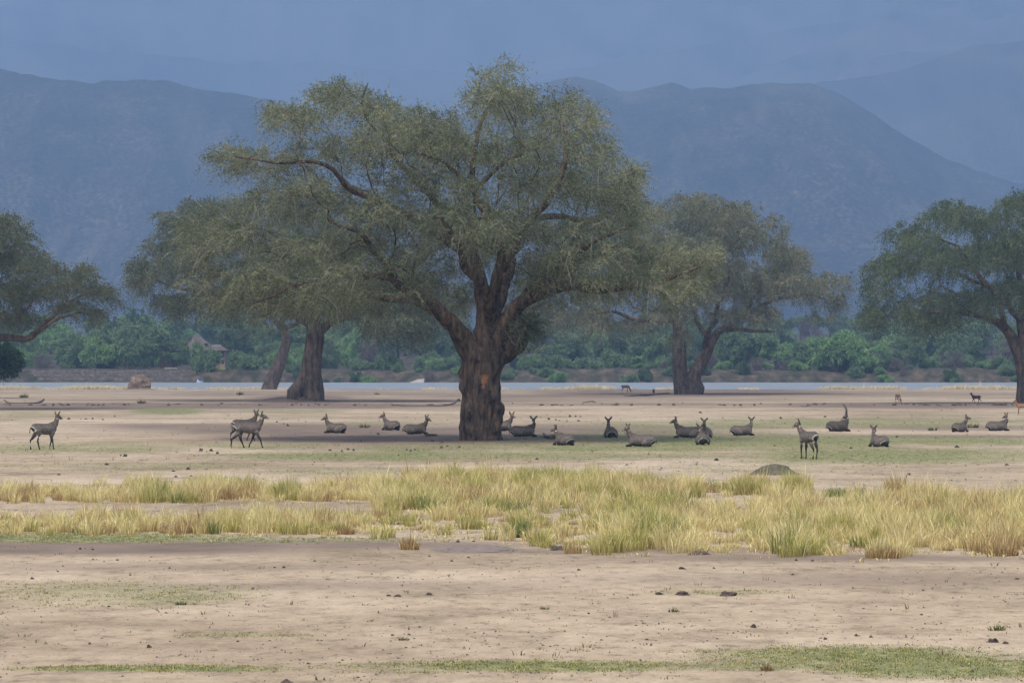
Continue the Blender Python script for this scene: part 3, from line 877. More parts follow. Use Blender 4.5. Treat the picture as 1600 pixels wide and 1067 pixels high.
wide_tree('winterthorn_tree', 'two-stemmed winterthorn tree behind the central tree on its right', (1078, 616),
    [[(1068,618,0,1.15),(1064,598,0,1.0),(1062,570,0,.9),(1062,545,0,.8),(1060,515,0,.65),(1050,480,0,.45),(1020,440,1,.3),(990,420,2,.15)],
     [(1088,617,-.4,1.25),(1086,600,-.4,1.05),(1090,582,-.3,.85),(1103,552,0,.68),(1115,528,0,.55),(1128,515,0,.42),(1160,490,-1,.3),(1190,440,-2,.18)],
     [(1112,533,0,.35),(1100,515,0,.3),(1085,480,1,.2),(1080,430,2,.12)],
     [(1130,514,0,.3),(1160,515,0,.24),(1190,514,0,.18),(1212,517,0,.1)],
     [(1060,520,0,.4),(1075,470,3,.35),(1090,400,5,.2),(1085,340,5,.1)],
     [(1060,500,0,.35),(1010,500,-2,.28),(960,488,-4,.2),(920,490,-5,.1)],
     [(1150,498,-.6,.3),(1210,470,3,.22),(1260,460,5,.14),(1300,465,6,.08)],
     [(1100,540,0,.35),(1120,480,-6,.25),(1130,430,-9,.12)]],
    [(1080,315,60,18),(1040,335,55,24),(1140,330,60,26),(1190,365,50,32),(1215,400,36,34),(1130,390,80,45),(1060,385,70,45),(1000,420,70,38),(950,460,60,24),(1230,440,36,36),(1180,450,60,34),
     (1100,455,80,32),(1040,485,60,22),(925,485,40,14),(1062,525,17,13),(1270,440,40,22),(1300,465,32,18),(1285,490,25,10),(1190,485,50,18),(1000,505,40,12),(850,475,50,20),(890,445,55,24),(940,500,45,14),(900,490,50,16),(970,400,50,30),(1130,360,60,30),(1150,425,60,34),(1095,430,50,30),(1205,435,45,30),(1240,405,36,28),(1090,345,60,26),(1020,380,60,34),(1265,450,36,24),(1140,490,50,14),(1310,440,30,20),(870,500,45,14),(820,450,40,24),(930,440,50,24)],
    23, 17, 1090, 210, 2300, 10, 9, (0.26, 0.085), ((0.068, 0.080, 0.048), (0.165, 0.178, 0.102), (0.33, 0.325, 0.20)), .8, 1.3, twigcol=(0.26, 0.22, 0.19))
wide_tree('winterthorn_tree', 'winterthorn at the right edge of the view, bent trunk and long low bough', (1599, 631),
    [[(1603,634,0,1.05),(1603,615,0,.95),(1602,590,0,.85),(1597,565,0,.72),(1585,535,0,.6),(1568,510,0,.46),(1540,495,-.5,.36),(1500,487,-1,.28),(1450,488,-2,.2),(1405,492,-3,.1)],
     [(1598,575,0,.5),(1598,530,.5,.42),(1600,480,1,.36),(1590,420,1,.25),(1570,370,1,.14)],
     [(1600,570,0,.5),(1625,510,0,.42),(1670,460,-1,.3),(1720,430,-1,.15)],
     [(1575,518,0,.3),(1540,450,-3,.25),(1500,400,-4,.15),(1450,370,-4,.08)],
     [(1598,500,.6,.3),(1560,450,5,.22),(1500,420,7,.12)]],
    [(1400,415,42,38),(1376,455,28,30),(1435,372,50,28),(1490,335,50,22),(1545,345,50,26),(1595,315,45,24),(1480,410,70,40),(1560,395,70,50),(1640,370,80,50),(1415,480,40,22),
     (1480,465,55,24),(1590,455,60,34),(1700,430,70,50),(1680,330,60,30),(1370,490,25,14),(1470,495,30,12),(1530,470,40,18)],
    24, 12, 1560, 230, 1500, 9, 9, (0.24, 0.080), ((0.044, 0.068, 0.036), (0.095, 0.133, 0.066), (0.20, 0.235, 0.125)), .9, 1.2)
wide_tree('winterthorn_tree', 'winterthorn tree cut by the left edge of the view, one low bough reaching right', (-75, 640),
    [[(-75,644,0,1.1),(-72,600,0,1.0),(-68,560,0,.9),(-64,535,0,.8)],
     [(-64,545,0,.55),(-25,530,0,.42),(10,528,-.3,.33),(38,527,-.5,.28),(58,515,-.5,.24),(75,500,-.7,.2),(92,482,-1,.16),(112,466,-1,.12),(150,450,-1.5,.06)],
     [(50,520,-.5,.2),(78,506,-1,.16),(100,496,-1.5,.12),(125,489,-2,.08)],
     [(-30,532,0,.3),(0,500,-1,.22),(25,495,-1.5,.16),(50,480,-2,.1),(60,450,-2,.06)],
     [(-64,540,0,.6),(-60,480,0,.45),(-40,420,0,.3),(-10,380,0,.18)],
     [(-66,540,0,.5),(-100,470,0,.35),(-140,430,0,.2)],
     [(88,488,-1,.12),(98,465,0,.1),(100,440,0,.07),(125,415,0,.03)]],
    [(5,352,38,22),(-40,340,60,26),(30,385,42,28),(60,420,40,22),(-20,410,70,40),(-90,400,80,50),(0,455,60,28),(70,450,40,18),(105,440,34,14),(140,450,34,16),(165,462,20,14),
     (150,485,24,10),(110,475,34,12),(-120,460,80,40),(-60,480,60,24),(20,490,40,12),(125,420,18,8)],
    25, 10, -40, 220, 1300, 8, 9, (0.21, 0.070), ((0.052, 0.064, 0.034), (0.10, 0.12, 0.060), (0.19, 0.20, 0.11)), 0.6, 1.1)
wide_tree('evergreen_tree', 'dense dark evergreen low under the left edge tree, almost black green', (-30, 622),
    [[(-30,624,0,.5),(-28,600,0,.4),(-25,575,0,.3)], [(-26,585,0,.25),(0,560,0,.15)], [(-26,585,0,.25),(-50,560,0,.15)]],
    [(-20,560,40,26),(8,558,26,20),(-5,545,30,14),(12,570,18,8),(-40,575,40,18)],
    26, 3.0, -20, 70, 330, 14, 9, (0.22, 0.13), ((0.012, 0.030, 0.010), (0.020, 0.048, 0.014), (0.035, 0.075, 0.02)), 0.4, 0.7, fname='foliage')
# ------------------------------------------------------------------ far bank woodland
def far_protos():
    protos = []
    G = {'bright': ((0.085, 0.165, 0.062), (0.20, 0.32, 0.12), (0.34, 0.48, 0.20)),
         'mid': ((0.080, 0.135, 0.065), (0.165, 0.240, 0.110), (0.29, 0.38, 0.19)),
         'dark': ((0.045, 0.082, 0.042), (0.092, 0.145, 0.070), (0.18, 0.24, 0.12)),
         'grey': ((0.095, 0.078, 0.074), (0.16, 0.13, 0.115), (0.24, 0.20, 0.17))}
    spec = [('bright', 9, 11, 'round'), ('mid', 11, 13, 'round'), ('dark', 10, 12, 'round'), ('mid', 9, 10, 'flat'), ('dark', 12, 12, 'tall'),
            ('bright', 4, 7, 'bush'), ('mid', 4, 8, 'bush'), ('grey', 4, 7, 'bush'), ('grey', 8, 8, 'round'), ('dark', 5, 8, 'bush')]
    for k, (g, h, w_, form) in enumerate(spec):
        rng = np.random.default_rng(500 + k)
        sk = Skel()
        th = {'round': 0.22, 'flat': 0.42, 'tall': 0.22, 'bush': 0.06}[form] * h
        sk.limb([(0, 0, -.3, .32), (rng.normal(0, .3), 0, th, .26)], 0.8)
        nb = 5
        for i in range(nb):
            a = i / nb * 6.28 + rng.normal(0, .3)
            rr = w_ * 0.28
            sk.limb([(0, 0, th * 0.9, .16), (math.cos(a) * rr * .5, math.sin(a) * rr * .5, th + (h - th) * .3, .11), (math.cos(a) * rr, math.sin(a) * rr, th + (h - th) * .6, .06)], 0.8)
        cl = []
        nc = 20 if form != 'bush' else 14
        for i in range(nc):
            a = rng.uniform(0, 6.28); q = math.sqrt(rng.random())
            r = w_ / 2 * 0.72 * q
            zc = h * (rng.uniform(0.16, 0.86) * math.sqrt(1 - q * q * 0.35) if form == 'bush' else 0.8 * rng.uniform(.9, 1.08) if form == 'flat' else rng.uniform(0.34, 0.9) * math.sqrt(1 - q * q * 0.5))
            cr = w_ * rng.uniform(0.13, 0.2)
            cl.append((math.cos(a) * r, math.sin(a) * r, zc, cr, cr, cr * (0.7 if form != 'flat' else 0.45)))
        T = sample_crown(cl, rng, 210 if form != 'bush' else 130, 0.65)
        sk.grow(T, bf=0.3, step=1.2, jit=0.15, rng=rng)
        sk.radii(0.02, 2.3)
        tm = branches_mesh(sk, 'trunk', M_BARK3, sides_big=8)
        if g == 'grey': fm = foliage(sk, rng, per=7, nleaf=5, slen=0.9, droop=0.1, leaf=(0.5, 0.05), cols=G[g], clumpn=2, rlim=.03, twigs=False, upb=.5)
        else: fm = foliage(sk, rng, per=16, nleaf=8, slen=0.9, droop=0.3, leaf=(0.32, 0.20), cols=G[g], clumpn=2, rlim=.03, twigs=False)
        protos.append((g, form, h, tm, fm))
    return protos

FAR = far_protos()
TONE = {'bright': 'fresh green', 'mid': 'mid green', 'dark': 'dark green', 'grey': 'bare grey'}
MARKS = [(-60, 45, 'by the left edge of the view'), (45, 130, 'above the left end of the stone terraces'), (130, 215, 'above the middle of the stone terraces'), (215, 300, 'left of the thatched lodge'),
         (300, 362, 'around the thatched lodge'), (362, 420, 'between the lodge and the leaning trunk'), (420, 520, 'around the bulging trunk'), (520, 600, 'right of the bulging trunk'), (600, 725, 'left of the central trunk'),
         (725, 850, 'close right of the central trunk'), (850, 950, 'right of the central trunk'), (950, 1050, 'left of the two-stemmed trunk'), (1050, 1120, 'around the two-stemmed trunk'),
         (1120, 1210, 'right of the two-stemmed trunk'), (1210, 1290, 'left of the tall leaning bank tree'), (1290, 1370, 'around the tall leaning bank tree'), (1370, 1450, 'by the open ground at right'),
         (1450, 1530, 'above the dark reddish impala'), (1530, 1800, 'by the right edge trunk')]

def far_label(g, bush, x, y):
    px = CX + x / y * FPX
    pl = next((m[2] for m in MARKS if m[0] <= px < m[1]), 'by the edge of the view')
    if bush: row = 'at the far water' if y < 790 else 'on the far bank'
    else: row = 'across the river' if y < 860 else 'amid the far wood' if y < 1000 else 'behind the far wood'
    lb = f"{TONE[g]} {'bush' if bush else 'tree'} {row}, {pl}"
    return lb, ('bushes' if bush else 'trees') + ' across the river'

def far_plant(k, x, y, sc, rz, label=None, sz=1.0):
    g, form, h, tm, fm = FAR[k]
    bush = form == 'bush'
    lb, gr = far_label(g, bush, x, y)
    z = float(ground_z(x, y)) - 0.1
    r = empty('bush' if bush else 'woodland_tree', (x, y, z), label or lb, 'bush' if bush else 'tree', None if label else gr, rz)
    r.scale = (sc, sc, sc * sz)
    link('trunk' if not bush else 'stem', tm, r)
    tag(link('foliage', fm, r), kind='stuff')
    return r

def px_far(px, d): return (px - CX) / FPX * d

def build_far():
    rng = np.random.default_rng(900)
    # picked out one by one from the photograph: px, metres away, prototype, size
    named = [(322, 777, 6, .72, 'grey green tree in front of the thatched lodge, at the water'),
             (388, 783, 6, .95, 'grey green bush on the water right of the lodge'),
             (682, 790, 5, .62, 'bright green round bush on the far bank just left of the central trunk'),
             (895, 845, 5, .55, 'small pale green bush high on the far bank, right of the central trunk'),
             (840, 788, 6, .8, 'grey green bush on the far bank close right of the central trunk'),
             (955, 830, 4, .75, 'dark spreading tree across the river, left of the two-stemmed tree'),
             (1131, 781, 5, .50, 'small bright bush on the far bank right of the two-stemmed tree'),
             (1248, 777, 5, .48, 'small rounded green bush low on the far bank below the drooping bough'),
             (1310, 780, 0, 1.05, 'tall fresh green tree leaning over the far bank, biggest there'),
             (1350, 778, 5, .85, 'dense green bush beside the tall tree on the far bank'),
             (1560, 784, 6, .72, 'rounded grey green bush on the far bank near the right edge trunk'),
             (1535, 778, 5, .35, 'tiny green bush at the water near the right edge trunk'),
             (1405, 777, 7, .60, 'leafless grey bush standing at the far water edge'),
             (1385, 905, 4, .85, 'dark tree with a bare trunk on open ground across the river'),
             (1440, 905, 2, .8, 'dark tree with leaning trunks right of the open ground across the river'),
             (1128, 900, 2, .85, 'dark multi-stemmed tree across the river, above the small bright bush'),
             (1180, 930, 3, .95, 'flat-topped dark tree across the river under the drooping bough'),
             (225, 800, 1, 1.0, 'tall mid green tree left of the lodge behind the terraces'),
             (272, 799, 1, .62, 'green tree covering the left half of the lodge roof'),
             (150, 800, 0, .85, 'green tree behind the stone terraces')]
    for px, d, k, sc, lb in named:
        far_plant(k, px_far(px, d), d, sc, rng.uniform(0, 6.28), lb, sz={322: 1.9, 386: 1.3}.get(px, 1.0))
    n = 0
    pts = []
    for i in range(275):
        d = 768 + 120 * rng.random() ** 2.3; px = rng.uniform(-60, 1660)
        x = px_far(px, d)
        if 255 < px < 405 and d < 845: continue
        if 40 < px < 296 and d < 797: continue
        if px > 1100 and d > 805 and rng.random() < .4: continue
        if d < 786 and rng.random() < .25: continue
        k = rng.choice([5, 6, 7, 9], p=[.22, .42, .16, .20])
        far_plant(int(k), x, d, rng.uniform(.3, .8) * (.62 if d < 779 else 1), rng.uniform(0, 6.28), sz=rng.uniform(.8, 1.3))
    tries = 0
    while n < 250 and tries < 9000:
        tries += 1
        d = 800 + 460 * rng.random() ** 1.35
        px = rng.uniform(-90, 1690)
        x = px_far(px, d)
        if 240 < px < 400 and d < 850: continue
        if px > 1080 and d < 880 and rng.random() < 0.55: continue
        if any((x - a) ** 2 + (d - b) ** 2 < c for a, b, c in pts): continue
        left = px < 620
        if left: k = rng.choice([0, 1, 2, 4, 8], p=[.34, .34, .18, .10, .04])
        else: k = rng.choice([0, 1, 2, 3, 4, 8, 6], p=[.22, .26, .16, .12, .08, .08, .08])
        sc = rng.uniform(.65, 1.1) * (0.85 if d < 880 else 0.95)
        pts.append((x, d, (4.6 * sc) ** 2))
        far_plant(int(k), x, d, sc, rng.uniform(0, 6.28), sz=rng.uniform(.85, 1.15))
        n += 1
build_far()

# ------------------------------------------------------------------ lodge, terraces, boat
def box(x0, x1, y0, y1, z0, z1):
    V = np.array([(x, y, z) for x in (x0, x1) for y in (y0, y1) for z in (z0, z1)], float)
    Q = [(0, 1, 3, 2), (4, 6, 7, 5), (0, 4, 5, 1), (2, 3, 7, 6), (0, 2, 6, 4), (1, 5, 7, 3)]
    return V, np.array(Q)

def boxes(name, L, m, parent=None):
    V, Q, n = [], [], 0
    for b in L:
        v, q = box(*b)
        V.append(v); Q.append(q + n); n += 8
    return link(name, mesh_np(name, np.concatenate(V), np.concatenate(Q), mats=[m], smooth=False), parent)

def noisy(name, a, b, scale, rough=0.95):
    m, nt, bs = mat(name, rough=rough, spec=0.1)
    n = noise_node(nt, scale, 5, 0.65)
    nt.links.new(ramp(nt, n.outputs[0], [(0.3, a), (0.7, b)]), bs.inputs['Base Color'])
    return m
M_THATCH = noisy('thatch', (0.070, 0.056, 0.048), (0.13, 0.105, 0.092), 2.5)
M_WALL = noisy('plastered_wall', (0.19, 0.135, 0.095), (0.30, 0.22, 0.155), 1.2)
M_CAP = noisy('ridge_capping', (0.24, 0.27, 0.29), (0.38, 0.40, 0.41), 2)
M_DARK = noisy('dark_opening', (0.02, 0.02, 0.022), (0.05, 0.045, 0.045), 2, 0.3)
M_STONE = noisy('gabion_stone', (0.07, 0.058, 0.052), (0.24, 0.205, 0.18), 1.6)
M_LAWN = noisy('lawn', (0.14, 0.17, 0.05), (0.30, 0.28, 0.12), 0.7)
M_WHITE = noisy('white_paint', (0.55, 0.57, 0.6), (0.75, 0.76, 0.78), 3, 0.5)
M_BLUE = noisy('blue_tarp', (0.03, 0.06, 0.22), (0.06, 0.10, 0.32), 3, 0.5)
M_CONC = noisy('pale_concrete', (0.25, 0.23, 0.20), (0.36, 0.33, 0.29), 1)

def hiproof(x0, x1, y0, y1, z0, z1, ridge0, ridge1, eave=0.25):
    ym = (y0 + y1) / 2
    V = [(x0, y0, z0), (x1, y0, z0), (x1, y1, z0), (x0, y1, z0), (ridge0, ym, z1), (ridge1, ym, z1),
         (x0 + .1, y0 + .1, z0 - eave), (x1 - .1, y0 + .1, z0 - eave), (x1 - .1, y1 - .1, z0 - eave), (x0 + .1, y1 - .1, z0 - eave)]
    Q = [(0, 1, 5, 4), (2, 3, 4, 5), (0, 6, 7, 1), (1, 7, 8, 2), (2, 8, 9, 3), (3, 9, 6, 0), (6, 9, 8, 7)]
    T = [(1, 2, 5), (3, 0, 4)]
    return np.array(V, float), np.array(Q), np.array(T)

def build_lodge():
    d = 806.0
    s_ = FPX / d                                             # 7.44 px per metre
    X = lambda px: (px - 330) / s_
    Zp = lambda py: HC - (py - HOR) / s_                     # absolute heights
    x0 = px_far(330, d)
    g = float(ground_z(x0, d))
    h = empty('thatched_lodge', (x0, d, 0), 'two-storey lodge with steep brown thatched roofs among trees across the river', 'house')
    # walls of the right wing, with window openings left between the pieces
    zt, zb = Zp(546), Zp(580)
    wl = [(X(334), X(352), .25, 8, zb - 1, zt), ]
    boxes('wall', wl, M_WALL, h)
    boxes('wall', [(X(300), X(334), 3, 9.5, zb - 1, Zp(543))], M_WALL, h)
    boxes('pier', [(X(340.5), X(343.5), -.05, .25, Zp(559), zt)], M_WALL, h)
    boxes('pier', [(X(350), X(352), -.05, .25, Zp(582), zt)], M_WALL, h)
    boxes('pier', [(X(334), X(335.2), -.05, .25, Zp(582), zt)], M_WALL, h)
    boxes('spandrel', [(X(335.2), X(350), -.02, .25, Zp(562.5), Zp(558))], M_WALL, h)
    boxes('pier', [(X(343.8), X(345), -.05, .25, Zp(571), Zp(562.5))], M_WALL, h)
    for (a, b, c, e) in [(335.2, 340.5, 548, 558), (345.6, 349.4, 549, 557.5), (338, 343.4, 562.8, 568), (347.6, 349.6, 564.5, 568.5)]:
        boxes('window', [(X(a), X(b), .18, .246, Zp(e), Zp(c))], M_DARK, h)
    boxes('lower_wall', [(X(338.5), X(352), -.6, .24, Zp(576), Zp(569))], M_WALL, h)
    for nm, args in (('roof', (X(286), X(336.5), 1.0, 11, Zp(548), Zp(524), X(300), X(308))), ('roof', (X(329), X(354.5), -1.0, 9, Zp(547.5), Zp(539.5), X(330.5), X(343)))):
        V, Q, T = hiproof(*args)
        link(nm, mesh_np(nm, V, Q, T, mats=[M_THATCH], smooth=False), h)
    boxes('ridge_cap', [(X(299.5), X(308.5), 5.6, 6.4, Zp(524.6), Zp(523.4))], M_CAP, h)
    boxes('ridge_cap', [(X(329.5), X(343.5), 3.6, 4.4, Zp(540.2), Zp(539))], M_CAP, h)
    boxes('dormer', [(X(318.8), X(323), 1.9, 3.6, Zp(539.5), Zp(536.5))], M_DARK, h)
    # small hut left
    xh = px_far(262, 802)
    hh = empty('thatched_hut', (xh, 802, 0), 'small thatched hut half hidden by trees left of the lodge', 'house')
    V, Q, T = hiproof(-2.4, 2.6, -2, 3, Zp(548), Zp(541.5), -.6, .6)
    link('roof', mesh_np('roof', V, Q, T, mats=[M_THATCH], smooth=False), hh)
    boxes('wall', [(-1.6, 1.8, -1, 2.4, g - 1.5, Zp(548.6))], M_WALL, hh)
    boxes('window', [(.2, .75, -1.06, -1.003, Zp(554), Zp(550))], M_DARK, hh)
    # lawn terrace and landing wall below the lodge
    lw = boxes('lawn_terrace', [(px_far(336, 790), px_far(358, 790), 781, 795, 0.0, 2.55)], M_LAWN)
    tag(lw, 'small lawn terrace in front of the lodge', 'terrace')
    lw = boxes('landing_wall', [(px_far(333, 777), px_far(361, 777), 775, 780.5, -1, 1.5)], M_STONE)
    tag(lw, 'brown stone landing wall below the lodge at the water', 'wall')
    lw = boxes('landing_deck', [(px_far(325, 775), px_far(356, 775), 772.5, 774.9, -.15, .05)], M_DARK)
    tag(lw, 'low dark landing deck on the water below the lodge', 'deck')
    for k in range(4): boxes('post', [(px_far(326 + k * 9.4, 775), px_far(326 + k * 9.4, 775) + .15, 772.6, 772.8, -1.2, -.15)], M_DARK, None).parent = lw
    # gabion terraces on the left bank, stones as separate rows of blocks
    rng = np.random.default_rng(5)
    for r_, (py, da, labx) in enumerate([(577.5, 784, 'topmost'), (583, 779, 'second'), (588.5, 774.5, 'third')]):
        xa, xb = px_far(46 + r_ * 6, da), px_far(293 - r_ * 2, da)
        z = HC - (py - HOR) * da / FPX
        t = empty('gabion_wall', ((xa + xb) / 2, da, 0), f'{labx} of the long stone terrace walls on the far bank at left', 'wall', 'stone terrace walls on the far bank')
        xx = xa
        k = 0
        while xx < xb:
            w_ = rng.uniform(0.9, 1.6)
            hgt = rng.uniform(-.08, .10)
            c = (xa + xb) / 2
            boxes('stone_block', [(xx - c, xx + w_ * .985 - c, rng.uniform(-.15, .1), 2.2, z - .85, z + hgt - .1)], M_STONE, t)
            xx += w_
    # pale slab and slipway
    tag(boxes('garden_wall', [(px_far(257, 795), px_far(277, 795), 795, 795.5, 2.0, HC - 14.2 * 795 / FPX)], M_CONC), 'low pale wall at the garden edge left of the lodge', 'wall')
    xs0, xs1 = px_far(637, 768), px_far(663, 768)
    V = np.array([(xs0, 763, -.55), (xs1, 763, -.45), (xs1, 774, .75), (xs0 + 2.4, 774, .35), (xs0, 763, -1), (xs1, 763, -1), (xs1, 774, -.6), (xs0 + 2.4, 774, -.6)])
    Q = [(0, 1, 2, 3), (4, 7, 6, 5), (0, 4, 5, 1), (1, 5, 6, 2), (2, 6, 7, 3), (3, 7, 4, 0)]
    tag(link('slipway', mesh_np('slipway', V, Q, mats=[M_CONC], smooth=False)), 'pale concrete slipway running into the river left of the central trunk', 'slipway')
    # moored boat
    xb = px_far(312, 766)
    bt = empty('motor_boat', (xb, 768, -.40), 'small white and blue boat moored below the lodge', 'boat', None, R(70))
    bt.scale = (.62, .62, .62)
    xs = np.linspace(-1.9, 1.9, 9)
    V, Q = [], []
    for i, x in enumerate(xs):
        w_ = .75 * (1 - max(0, (x - .4) / 1.55) ** 2) + .03
        V += [(x, -w_, .55), (x, -w_ * .75, .0), (x, 0, -.15), (x, w_ * .75, .0), (x, w_, .55)]
    for i in range(8):
        for j in range(4): Q.append((i * 5 + j, i * 5 + 5 + j, i * 5 + 6 + j, i * 5 + 1 + j))
        Q.append((i * 5 + 4, i * 5 + 9, i * 5 + 5, i * 5))
    Q.append((0, 1, 2, 3))
    link('hull', mesh_np('hull', V, Q, mats=[M_WHITE], smooth=False), bt)
    boxes('cover', [(-.9, .9, -.55, .55, .56, .95)], M_BLUE, bt)
    boxes('windscreen', [(1.0, 1.08, -.45, .45, .56, 1.0)], M_WHITE, bt)
    boxes('engine', [(-2.2, -1.85, -.2, .2, .1, .95)], M_WHITE, bt)
build_lodge()
# ------------------------------------------------------------------ antelopes
def rotz(a):
    c, s = math.cos(a), math.sin(a)
    return np.array([[c, -s, 0], [s, c, 0], [0, 0, 1]])

def roty(a):                       # positive a tips +X downwards
    c, s = math.cos(a), math.sin(a)
    return np.array([[c, 0, s], [0, 1, 0], [-s, 0, c]])

M_HORN = noisy('horn', (0.02, 0.018, 0.015), (0.06, 0.05, 0.04), 20, 0.5)
M_EYE, _, _ = mat('eye', (0.01, 0.008, 0.006), 0.2, 0.6)

def ear_mesh(side, tilt, size, inner, outer):
    n = 7
    V, c = [], []
    for i in range(n):
        t = i / (n - 1)
        w_ = size * 0.26 * math.sin(math.pi * min(1, t * 0.8 + 0.16)) ** 0.8 * (1 - t * 0.25) * (0.25 if i == n - 1 else 1)
        x0_ = -0.02 * math.sin(t * 3)
        z = t * size
        V += [(x0_ + .012, -w_, z), (x0_ - w_ * .5, 0, z), (x0_ + .012, w_, z), (x0_ - w_ * .5 - .012, 0, z)]
        tipd = 0.35 if t > 0.8 else 1.0
        c += [np.array(outer) * tipd, np.array(inner) * (1 if t < .8 else .3), np.array(outer) * tipd, np.array(outer) * tipd]
    Q = []
    for i in range(n - 1):
        b = i * 4
        for j in range(4): Q.append((b + j, b + (j + 1) % 4, b + 4 + (j + 1) % 4, b + 4 + j))
    V = np.array(V)
    a = side * tilt
    rx = np.array([[1, 0, 0], [0, math.cos(a), math.sin(a)], [0, -math.sin(a), math.cos(a)]])
    return V @ rx.T, Q, np.array(c)

def tube_mesh(name, pts, rad, sides, m, rings=False):
    V = {'l': [], 'n': 0}; Q = []
    r = np.array(rad, float)
    tube(V, Q, None, pts, r, sides)
    return mesh_np(name, np.concatenate(V['l']), np.concatenate(Q), mats=[m])

def antelope(name, label, px, py, heading, head_az, pose='lie', sex='f', scale=1.0, coat='water', group=None, walk=0.0, headpitch=12, zoff=0.0, neckup=1.0, cat='antelope'):
    hd = R(heading)
    yaw = R(head_az - heading)
    yaw = (yaw + math.pi) % (2 * math.pi) - math.pi
    V, Q, T = [], [], []
    L = lambda pts, ry, rz, s=12: loft(V, Q, T, pts, ry, rz, s)
    male = sex == 'm'
    slim = 0.82 if coat == 'impala' else 1.0
    f = 1.10 if male else 1.0
    lie = pose == 'lie'
    if not lie:
        bz = 0.0
        body = [(-.70, 0, .98), (-.64, 0, 1.0), (-.50, 0, 1.02), (-.28, 0, .99), (0, 0, .945), (.25, 0, .955), (.42, 0, .99), (.54, 0, 1.02), (.60, 0, 1.03)]
        L(body, [x * f * slim for x in (.07, .13, .185, .20, .215, .205, .17, .12, .06)], [x * f * slim for x in (.09, .16, .205, .225, .255, .265, .24, .18, .09)], 16)
        nb = np.array([.44, 0, 1.08])
        tail0 = np.array([-.70, 0, 1.06])
        legs = []
        for sgn in (-1, 1):
            # front
            ph = walk * sgn
            sw = .26 * ph
            p = [(.38, .10 * sgn, .92), (.36, .125 * sgn, .78), (.35 + sw * .35, .12 * sgn, .62), (.38 + sw * .75, .11 * sgn, .38), (.37 + sw * (1.05 if sw > 0 else 1.2), .105 * sgn, .11 + (0.05 if sw < -.1 else 0)), (.40 + sw * (1.12 if sw > 0 else 1.35), .105 * sgn, .02 + (0.03 if sw < -.1 else 0))]
            L(p, [.075, .085 * slim, .062, .036, .026, .036], [.11, .12, .075, .040, .030, .045], 10)
            ph = -walk * sgn
            sw = .26 * ph
            p = [(-.46, .09 * sgn, 1.0), (-.46, .125 * sgn, .88), (-.40 + sw * .3, .13 * sgn, .70), (-.52 + sw * .7, .115 * sgn, .50), (-.575 + sw * .85, .11 * sgn, .44), (-.53 + sw * 1.15, .105 * sgn, .12), (-.50 + sw * 1.2, .105 * sgn, .02)]
            L(p, [.08, .105 * slim, .085, .046, .042, .029, .036], [.13, .17, .115, .058, .05, .034, .045], 10)
    else:
        body = [(-.66, 0, .24), (-.60, 0, .29), (-.46, 0, .33), (-.25, 0, .325), (0, 0, .305), (.22, 0, .315), (.38, 0, .35), (.50, 0, .38), (.57, 0, .40)]
        L(body, [x * f * slim for x in (.15, .225, .27, .28, .285, .265, .215, .15, .08)], [x * f * slim for x in (.17, .24, .285, .275, .28, .29, .28, .22, .13)], 16)
        nb = np.array([.40, 0, .47])
        tail0 = np.array([-.70, 0, .38])
        for sgn in (-1, 1):
            L([(.36, .12 * sgn, .34), (.40, .17 * sgn, .22), (.50, .18 * sgn, .12), (.66, .16 * sgn, .07), (.72, .15 * sgn, .05), (.60, .12 * sgn, .035), (.45, .11 * sgn, .03)], [.09, .09, .06, .042, .036, .03, .03], [.12, .1, .07, .045, .036, .03, .03], 10)
            L([(-.50, .13 * sgn, .34), (-.42, .21 * sgn, .27), (-.25, .27 * sgn, .19), (-.12, .28 * sgn, .13)], [.14, .15, .13, .07], [.2, .2, .15, .08], 12)
            L([(-.14, .28 * sgn, .10), (-.32, .30 * sgn, .06), (-.50, .29 * sgn, .055), (-.30, .31 * sgn, .035), (-.16, .31 * sgn, .03)], [.06, .048, .042, .03, .03], [.06, .048, .042, .03, .03], 10)
    # neck and head
    yn = max(-1.25, min(1.25, yaw)) * 0.55
    if pose == 'graze':
        npts = [nb + np.array([-.12, 0, -.02]), nb + np.array([.10, 0, -.10]), nb + np.array([.30, 0, -.36]), nb + np.array([.42, 0, -.64]), nb + np.array([.46, 0, -.76])]
        hp = npts[-1]
        Hm = rotz(yaw * .5) @ roty(R(62))
    else:
        lean = np.array([math.cos(yn), math.sin(yn), 0])
        k = neckup * (0.88 if lie else .90)
        npts = [nb + np.array([-.14, 0, -.06]), nb + np.array([.03, 0, .04]), nb + np.array([.09, 0, .15 * k]) + lean * .05, nb + np.array([.08, 0, .31 * k]) + lean * .12, nb + np.array([.06, 0, .45 * k]) + lean * .17]
        if abs(yaw) > 1.3: npts[-1] = nb + np.array([.07, 0, .45 * k]) + lean * .08
        hp = npts[-1] + np.array([0, 0, .03])
        Hm = rotz(yaw) @ roty(R(headpitch))
    nf = f * (1.2 if male else 1) * slim
    L(npts, [.15 * nf, .132 * nf, .108 * nf, .092 * nf, .080 * nf], [.22 * nf, .195 * nf, .145 * nf, .115 * nf, .095 * nf], 12)
    hx = [(-.08, 0, 0), (-.02, 0, .015), (.06, 0, .015), (.14, 0, -.005), (.22, 0, -.03), (.285, 0, -.045), (.32, 0, -.05)]
    hpts = [hp + Hm @ np.array(q) for q in hx]
    up = Hm @ np.array([0, 0, 1.0])
    loft(V, Q, T, hpts, [.060, .088, .088, .066, .052, .047, .032], [.08, .108, .104, .082, .062, .054, .036], 12, up=up)
    co, no, q, t = remesh(V, Q, T, 0.020, 2, 0.4)
    x, y, z = co[:, 0], co[:, 1], co[:, 2]
    # --- coat
    nz = fbm(x * 9, y * 9, z * 9, oct=3, seed=int(px) % 97)
